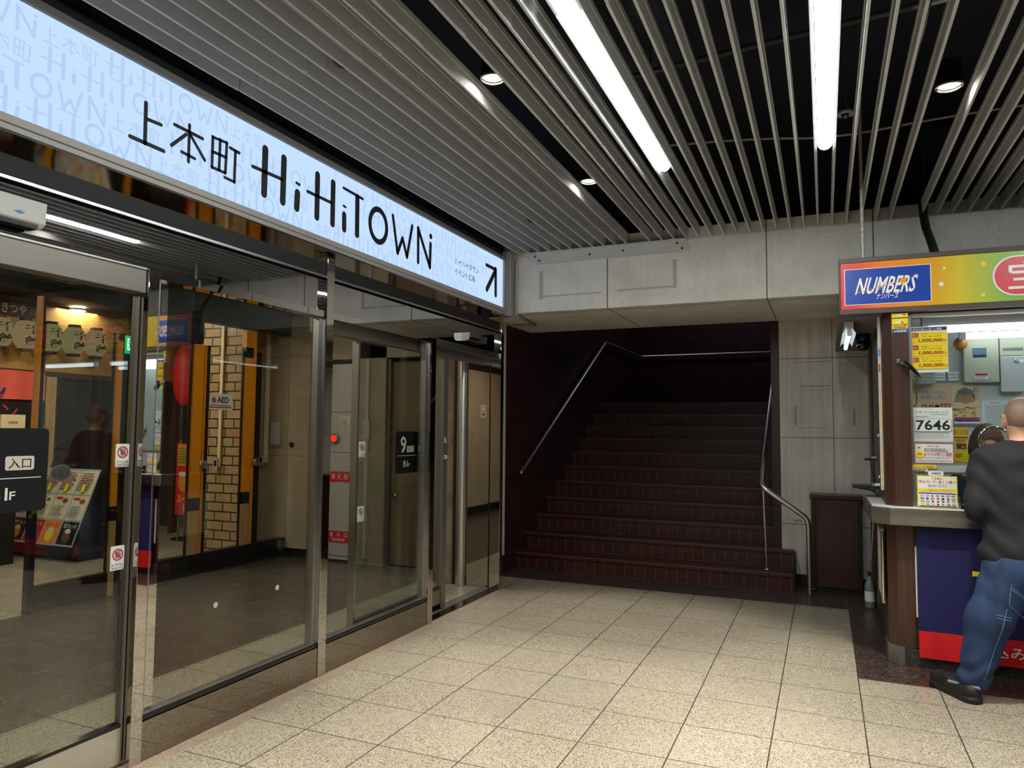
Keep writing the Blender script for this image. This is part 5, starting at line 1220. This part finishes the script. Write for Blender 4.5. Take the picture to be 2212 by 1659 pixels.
def body(P):
    d = smin(headf(P), cone(P, neck0, neck1, .066, .056), .035)
    d = smin(d, torso(P, -.015), .05)
    for s, e, w, sx in ((sh_l, el_l, wr_l, 1), (sh_r, el_r, wr_r, -1)):
        d = smin(d, arm(P, s, e, w, -.006), .04); d = smin(d, hand(P, w, sx), .012)
    for h, k, a in ((hip_l, kn_l, an_l), (hip_r, kn_r, an_r)):
        d = smin(d, cone(P, h, k, .085, .06), .05); d = smin(d, cone(P, k, a, .058, .04), .03)
        d = smin(d, cone(P, a, (a[0]-.07, a[1]+.12, .045), .036, .03), .03)
    return d
obj('body', skin(body, (.60, 4.38, .0), (1.40, 5.15, 1.64), .0075, 'skin'), pm)
def stub(P):
    Q = (P-HC) @ Rz.T
    d = headf(P, .0022)
    cut = np.maximum(-(Q[:, 2]+.055+.55*(Q[:, 1]-.0)*0), Q[:, 1]-.045-.25*(Q[:, 2]))     # from the nape to above the forehead
    ear = -(np.minimum(np.linalg.norm((Q-np.array((-.085, 0, -.015)))/np.array((1, 1, 1.2)), axis=1), np.linalg.norm((Q-np.array((.085, 0, -.015))), axis=1))-.036)
    bald = -(elli(Q, (0, .03, .105), (.055, .085, .05)))
    return np.maximum(np.maximum(np.maximum(d, cut), ear), bald)
obj('stubble_hair', skin(stub, HC-.14, HC+.14, .004, 'stubble'), pm)
m = MB(); g0, g1, g2 = hw((-.086, -.03, .004)), hw((-.088, .02, .014)), hw((-.072, .092, .012))
m.tube([tuple(g0), tuple(g1), tuple(g2)], .003, 'black_gloss', 8); g0, g1, g2 = hw((.086, -.03, .004)), hw((.088, .02, .014)), hw((.072, .092, .012)); m.tube([tuple(g0), tuple(g1), tuple(g2)], .003, 'black_gloss', 8)
for s in (-1, 1):
    c = [tuple(hw((s*.036+.03*math.cos(2*PI*i/16), .104, .008+.02*math.sin(2*PI*i/16)))) for i in range(17)]; m.tube(c, .0022, 'black_gloss', 6, False)
obj('glasses', m, pm)
def fold(P, a=.006):
    return a*np.sin(P[:, 2]*46+P[:, 0]*19+np.sin(P[:, 0]*23)*1.5)*np.sin(P[:, 0]*17+P[:, 1]*11)
def shirt(P):
    d = torso(P, .012)
    d = smin(d, elli(P, (.97, 4.675, .74), (.205, .15, .12)), .06)
    for s, e in ((sh_l, el_l), (sh_r, el_r)):
        s = np.array(s); e = np.array(e); q = s+(e-s)*1.05
        d = smin(d, cone(P, s, q, .074, .066), .05)
    d = d+fold(P)
    d = smax(d, .668-P[:, 2]+.02*np.sin(P[:, 0]*14), .008)             # hem
    d = smax(d, -(np.linalg.norm((P-np.array((1.0, 4.80, 1.40)))/np.array((1, 1, 1.)), axis=1)-.088), .008)   # neckline
    for e, w in ((el_l, wr_l), (el_r, wr_r)):                                # sleeve ends just past the elbow
        e = np.array(e); n_ = np.array(w)-e; n_ = n_/np.linalg.norm(n_); near = np.linalg.norm(P-e, axis=1) < .16
        d = np.where(near & (P[:, 2] < 1.09), np.maximum(d, (P-(e+n_*.075)) @ n_), d)
    return d
obj('shirt', skin(shirt, (.60, 4.40, .60), (1.40, 5.02, 1.42), .0075, 'shirt'), pm)
def jeans(P):
    d = elli(P, (.985, 4.66, .70), (.19, .145, .17))
    d = smin(d, cone(P, (.90, 4.65, .66), (.785, 4.60, .42), .135, .102), .06)
    d = smin(d, cone(P, (.785, 4.60, .42), (.702, 4.585, .10), .101, .076), .05)
    d = smin(d, cone(P, (1.07, 4.65, .66), (1.12, 4.60, .42), .135, .115), .05)
    d = smin(d, cone(P, (1.12, 4.60, .42), (1.105, 4.53, .10), .114, .088), .05)
    d = d+.003*np.sin(P[:, 2]*24+P[:, 0]*34+2*np.sin(P[:, 0]*17+P[:, 2]*9))*np.sin(P[:, 2]*11-P[:, 0]*21+1)+.007*np.sin(P[:, 2]*62-P[:, 0]*24+1.5*np.sin(P[:, 0]*30))*np.exp(-((P[:, 2]-.15)/.07)**2)
    # hems follow the shoes
    d = smax(d, .055+.03*np.sin(P[:, 0]*30)*.3-P[:, 2], .006); d = smax(d, P[:, 2]-.80, .01)
    return d
jn = obj('jeans', skin(jeans, (.55, 4.38, .03), (1.32, 4.86, .83), .008, 'denim'), pm)
def on(f, x, z, y0=4.2):
    """first point of a cloth surface met from behind"""
    ys = np.arange(y0, 4.9, .002); P = np.stack([np.full_like(ys, x), ys, np.full_like(ys, z)], 1); d = f(P); k = np.argmax(d < 0)
    return (x, float(ys[k])-.002, z)
m = MB()
def stitch(pts, f=jeans, w=.0016, mat_='denim_stitch'):
    q = []
    for (x0, z0), (x1, z1) in zip(pts, pts[1:]):
        for i in range(6): q.append(on(f, x0+(x1-x0)*i/6, z0+(z1-z0)*i/6))
    q.append(on(f, *pts[-1])); m.tube(q, w, mat_, 5)
stitch([(.875, .635), (.86, .52), (.93, .455), (1.0, .50), (1.01, .635)]); stitch([(.875, .61), (.93, .565), (1.0, .545)]); stitch([(.875, .60), (.93, .555), (1.0, .535)]); stitch([(.80, .47), (.87, .455)]); stitch([(.80, .455), (.87, .44)]); stitch([(.85, .50), (.825, .40), (.765, .2), (.74, .12)])
obj('pocket_stitching', m, jn)
def hem(c, r): return MB().lathe([(r, .0), (r+.004, .012), (r+.002, .026)], c, 'denim_hem', 24)
def shoe(P, h, t):
    h = np.array(h, float); t = np.array(t, float); L = t-h
    d = cone(P, h+(0, 0, .052), h+L*.45+(0, 0, .056), .046, .05)
    d = smin(d, cone(P, h+L*.45+(0, 0, .052), h+L*.86+(0, 0, .046), .05, .046), .03)
    sole = cone(P*np.array((1, 1, .0)), h*np.array((1, 1, 0)), (h+L*.86)*np.array((1, 1, 0)), .05, .053)
    sole = np.maximum(np.maximum(sole, P[:, 2]-.03), .001-P[:, 2])
    d = smin(np.maximum(d, .004-P[:, 2]), sole, .006)
    return np.maximum(d, P[:, 2]-.095)
for nm, h, t in (('left', (.685, 4.535, 0), (.545, 4.765, 0)), ('right', (1.09, 4.50, 0), (1.08, 4.77, 0))):
    lo_ = np.minimum(h, t)-.09; hi_ = np.maximum(h, t)+.12; lo_[2] = -.01; hi_[2] = .12
    s_ = obj('clog', skin(lambda P: shoe(P, h, t), lo_, hi_, .006, 'rubber_black'), pm)
    a = Vector(h).lerp(Vector(t), .12); mm = MB(); d_ = (Vector(t)-Vector(h)).normalized(); sd = Vector((-d_.y, d_.x, 0))
    mm.tube([tuple(Vector(h)+d_*.10+sd*.052+Vector((0, 0, .075))), tuple(Vector(h)-d_*.055+Vector((0, 0, .085))), tuple(Vector(h)+d_*.10-sd*.052+Vector((0, 0, .075)))], .008, 'denim_hem', 8)
    obj('heel_strap', mm, s_)

# clerk behind the window
ck = person('clerk with brown bobbed hair and a navy top seated behind the speaking disc', (.99, 5.72, .45))
CC = np.array((.985, 5.63, 1.345))
tilt = math.radians(14); ct, sn = math.cos(tilt), math.sin(tilt)
def ch(P):
    Q = P-CC; Q = np.stack([Q[:, 0], -Q[:, 1]*ct-Q[:, 2]*sn*-1*-1, Q[:, 2]*ct-Q[:, 1]*sn], 1)   # face looks toward -y and a little down
    return Q
def clerk_head(P, g=0.):
    Q = ch(P)
    d = elli(Q, (0, -.012, .02), (.073+g, .09+g, .095+g)); d = smin(d, elli(Q, (0, .03, -.05), (.054+g, .06+g, .066+g)), .05)
    d = smin(d, cone(Q, (0, .084, .0), (0, .098, -.026), .008, .012), .012); d = smin(d, elli(Q, (0, .078, -.06), (.02, .009, .009)), .01)
    for s in (-1, 1): d = smax(d, -elli(Q, (s*.03, .09, .006), (.014, .011, .007)), .007)
    return d
def clerk_body(P):
    d = smin(clerk_head(P), cone(P, (.985, 5.70, 1.12), (.985, 5.66, 1.28), .05, .046), .03)
    d = smin(d, elli(P, (.985, 5.74, .95), (.165, .1, .17)), .05)
    for s in (-1, 1):
        e = (.985+s*.235, 5.66, .88); w = (.985+s*.1, 5.50, .80)
        d = smin(d, cone(P, (.985+s*.165, 5.73, 1.07), e, .05, .042), .04); d = smin(d, cone(P, e, w, .04, .027), .03)
        hp = np.array(w)+(0, 0, -.012); d = smin(d, elli(P, hp+(0, -.05, -.01), (.036, .045, .015)), .02)
        for i, dx in enumerate((-.027, -.009, .009, .027)): d = smin(d, cone(P, hp+(dx, -.085, -.012), hp+(dx*1.1, -.14+abs(dx)*.6, -.018), .008, .007), .006)
        d = smin(d, cone(P, hp+(-s*.03, -.035, -.008), hp+(-s*.062, -.08, -.012), .0095, .008), .008)
    return d
obj('body', skin(clerk_body, (.64, 5.30, .70), (1.33, 5.92, 1.47), .008, 'skin_clerk'), ck)
def bob(P):
    Q = ch(P); d = elli(Q, (0, -.018, .012), (.092, .108, .115)); d = smin(d, elli(Q, (0, -.03, -.07), (.098, .085, .10)), .06)
    face = elli(Q, (0, .10, -.05), (.06, .075, .10)); d = smax(d, -face, .01); d = smax(d, -(Q[:, 2]+.15), .01)
    return d+.0025*np.sin(np.arctan2(Q[:, 1], Q[:, 0])*40)
obj('hair', skin(bob, CC-.2, CC+.2, .006, 'hair_brown'), ck)
def top(P):
    d = elli(P, (.985, 5.74, .95), (.18, .115, .185))
    for s in (-1, 1):
        e = (.985+s*.235, 5.66, .88); d = smin(d, cone(P, (.985+s*.165, 5.73, 1.07), e, .064, .056), .05); d = smin(d, cone(P, e, (.985+s*.13, 5.54, .82), .054, .042), .03)
    d = smax(d, .77-P[:, 2], .01)
    return smax(d, -(np.linalg.norm(P-np.array((.985, 5.68, 1.2)), axis=1)-.085), .01)
obj('top', skin(top, (.64, 5.40, .72), (1.33, 5.95, 1.2), .008, 'cardigan'), ck)
m = MB()
for s in (-1, 1):
    q = np.array((s*.03, .083, .006)); w = CC+np.array((q[0], -(q[1]*ct)+q[2]*0, q[2]*ct-.0+q[1]*-sn*0)); m.ell(tuple(w), (.011, .008, .006), 'white', 12, 8); m.ell(tuple(w+np.array((0, -.006, -.001))), (.005, .004, .005), 'black', 10, 6)
obj('eyes', m, ck)
# ------------------------------------------------------------------ light of the place, camera
L = bpy.data.lights.new('stair_glow', 'AREA'); L.shape = 'RECTANGLE'; L.size = 1.2; L.size_y = .2; L.energy = 9; L.color = (.86, .84, 1)
t = thing('ceiling_light', 'lamp high over the stair landing, above the view', 'lamp', (-1.3, 11.0, 4.58))
obj('housing', B(-1.92, -.68, 10.88, 11.12, 4.56, 4.598, 'housing_white'), t)
o = bpy.data.objects.new('stair_glow', L); COL.objects.link(o); o.parent = t; o.location = (0, 0, -.03)
W = bpy.data.worlds.new('World'); S.world = W; W.use_nodes = True
W.node_tree.nodes['Background'].inputs[0].default_value = (.5, .5, .55, 1); W.node_tree.nodes['Background'].inputs[1].default_value = .02
cam = bpy.data.cameras.new('camera'); co = bpy.data.objects.new('camera', cam); COL.objects.link(co); S.camera = co
F, YAW, PITCH, ROLL = 1558.57, .408593, .0642820, .00857435
cam.sensor_width = 36; cam.lens = F/2212*36; cam.clip_start = .05; cam.clip_end = 100
fw = Vector((-math.sin(YAW)*math.cos(PITCH), math.cos(YAW)*math.cos(PITCH), math.sin(PITCH)))
rt = Vector((math.cos(YAW), math.sin(YAW), 0)); up_ = rt.cross(fw)
r2 = rt*math.cos(ROLL)+up_*math.sin(ROLL); u2 = -rt*math.sin(ROLL)+up_*math.cos(ROLL)
co.matrix_world = Matrix(((r2.x, u2.x, -fw.x, 0), (r2.y, u2.y, -fw.y, 0), (r2.z, u2.z, -fw.z, 1.402), (0, 0, 0, 1)))
S.view_settings.view_transform = 'Standard'; S.view_settings.look = 'None'; S.view_settings.gamma = 1; S.view_settings.exposure = -.08
S.view_settings.use_curve_mapping = False
cy = S.cycles
cy.use_denoising = True; cy.max_bounces = 9; cy.diffuse_bounces = 4; cy.glossy_bounces = 6; cy.transparent_max_bounces = 24; cy.transmission_bounces = 6
cy.sample_clamp_indirect = 6; cy.caustics_reflective = False; cy.caustics_refractive = False
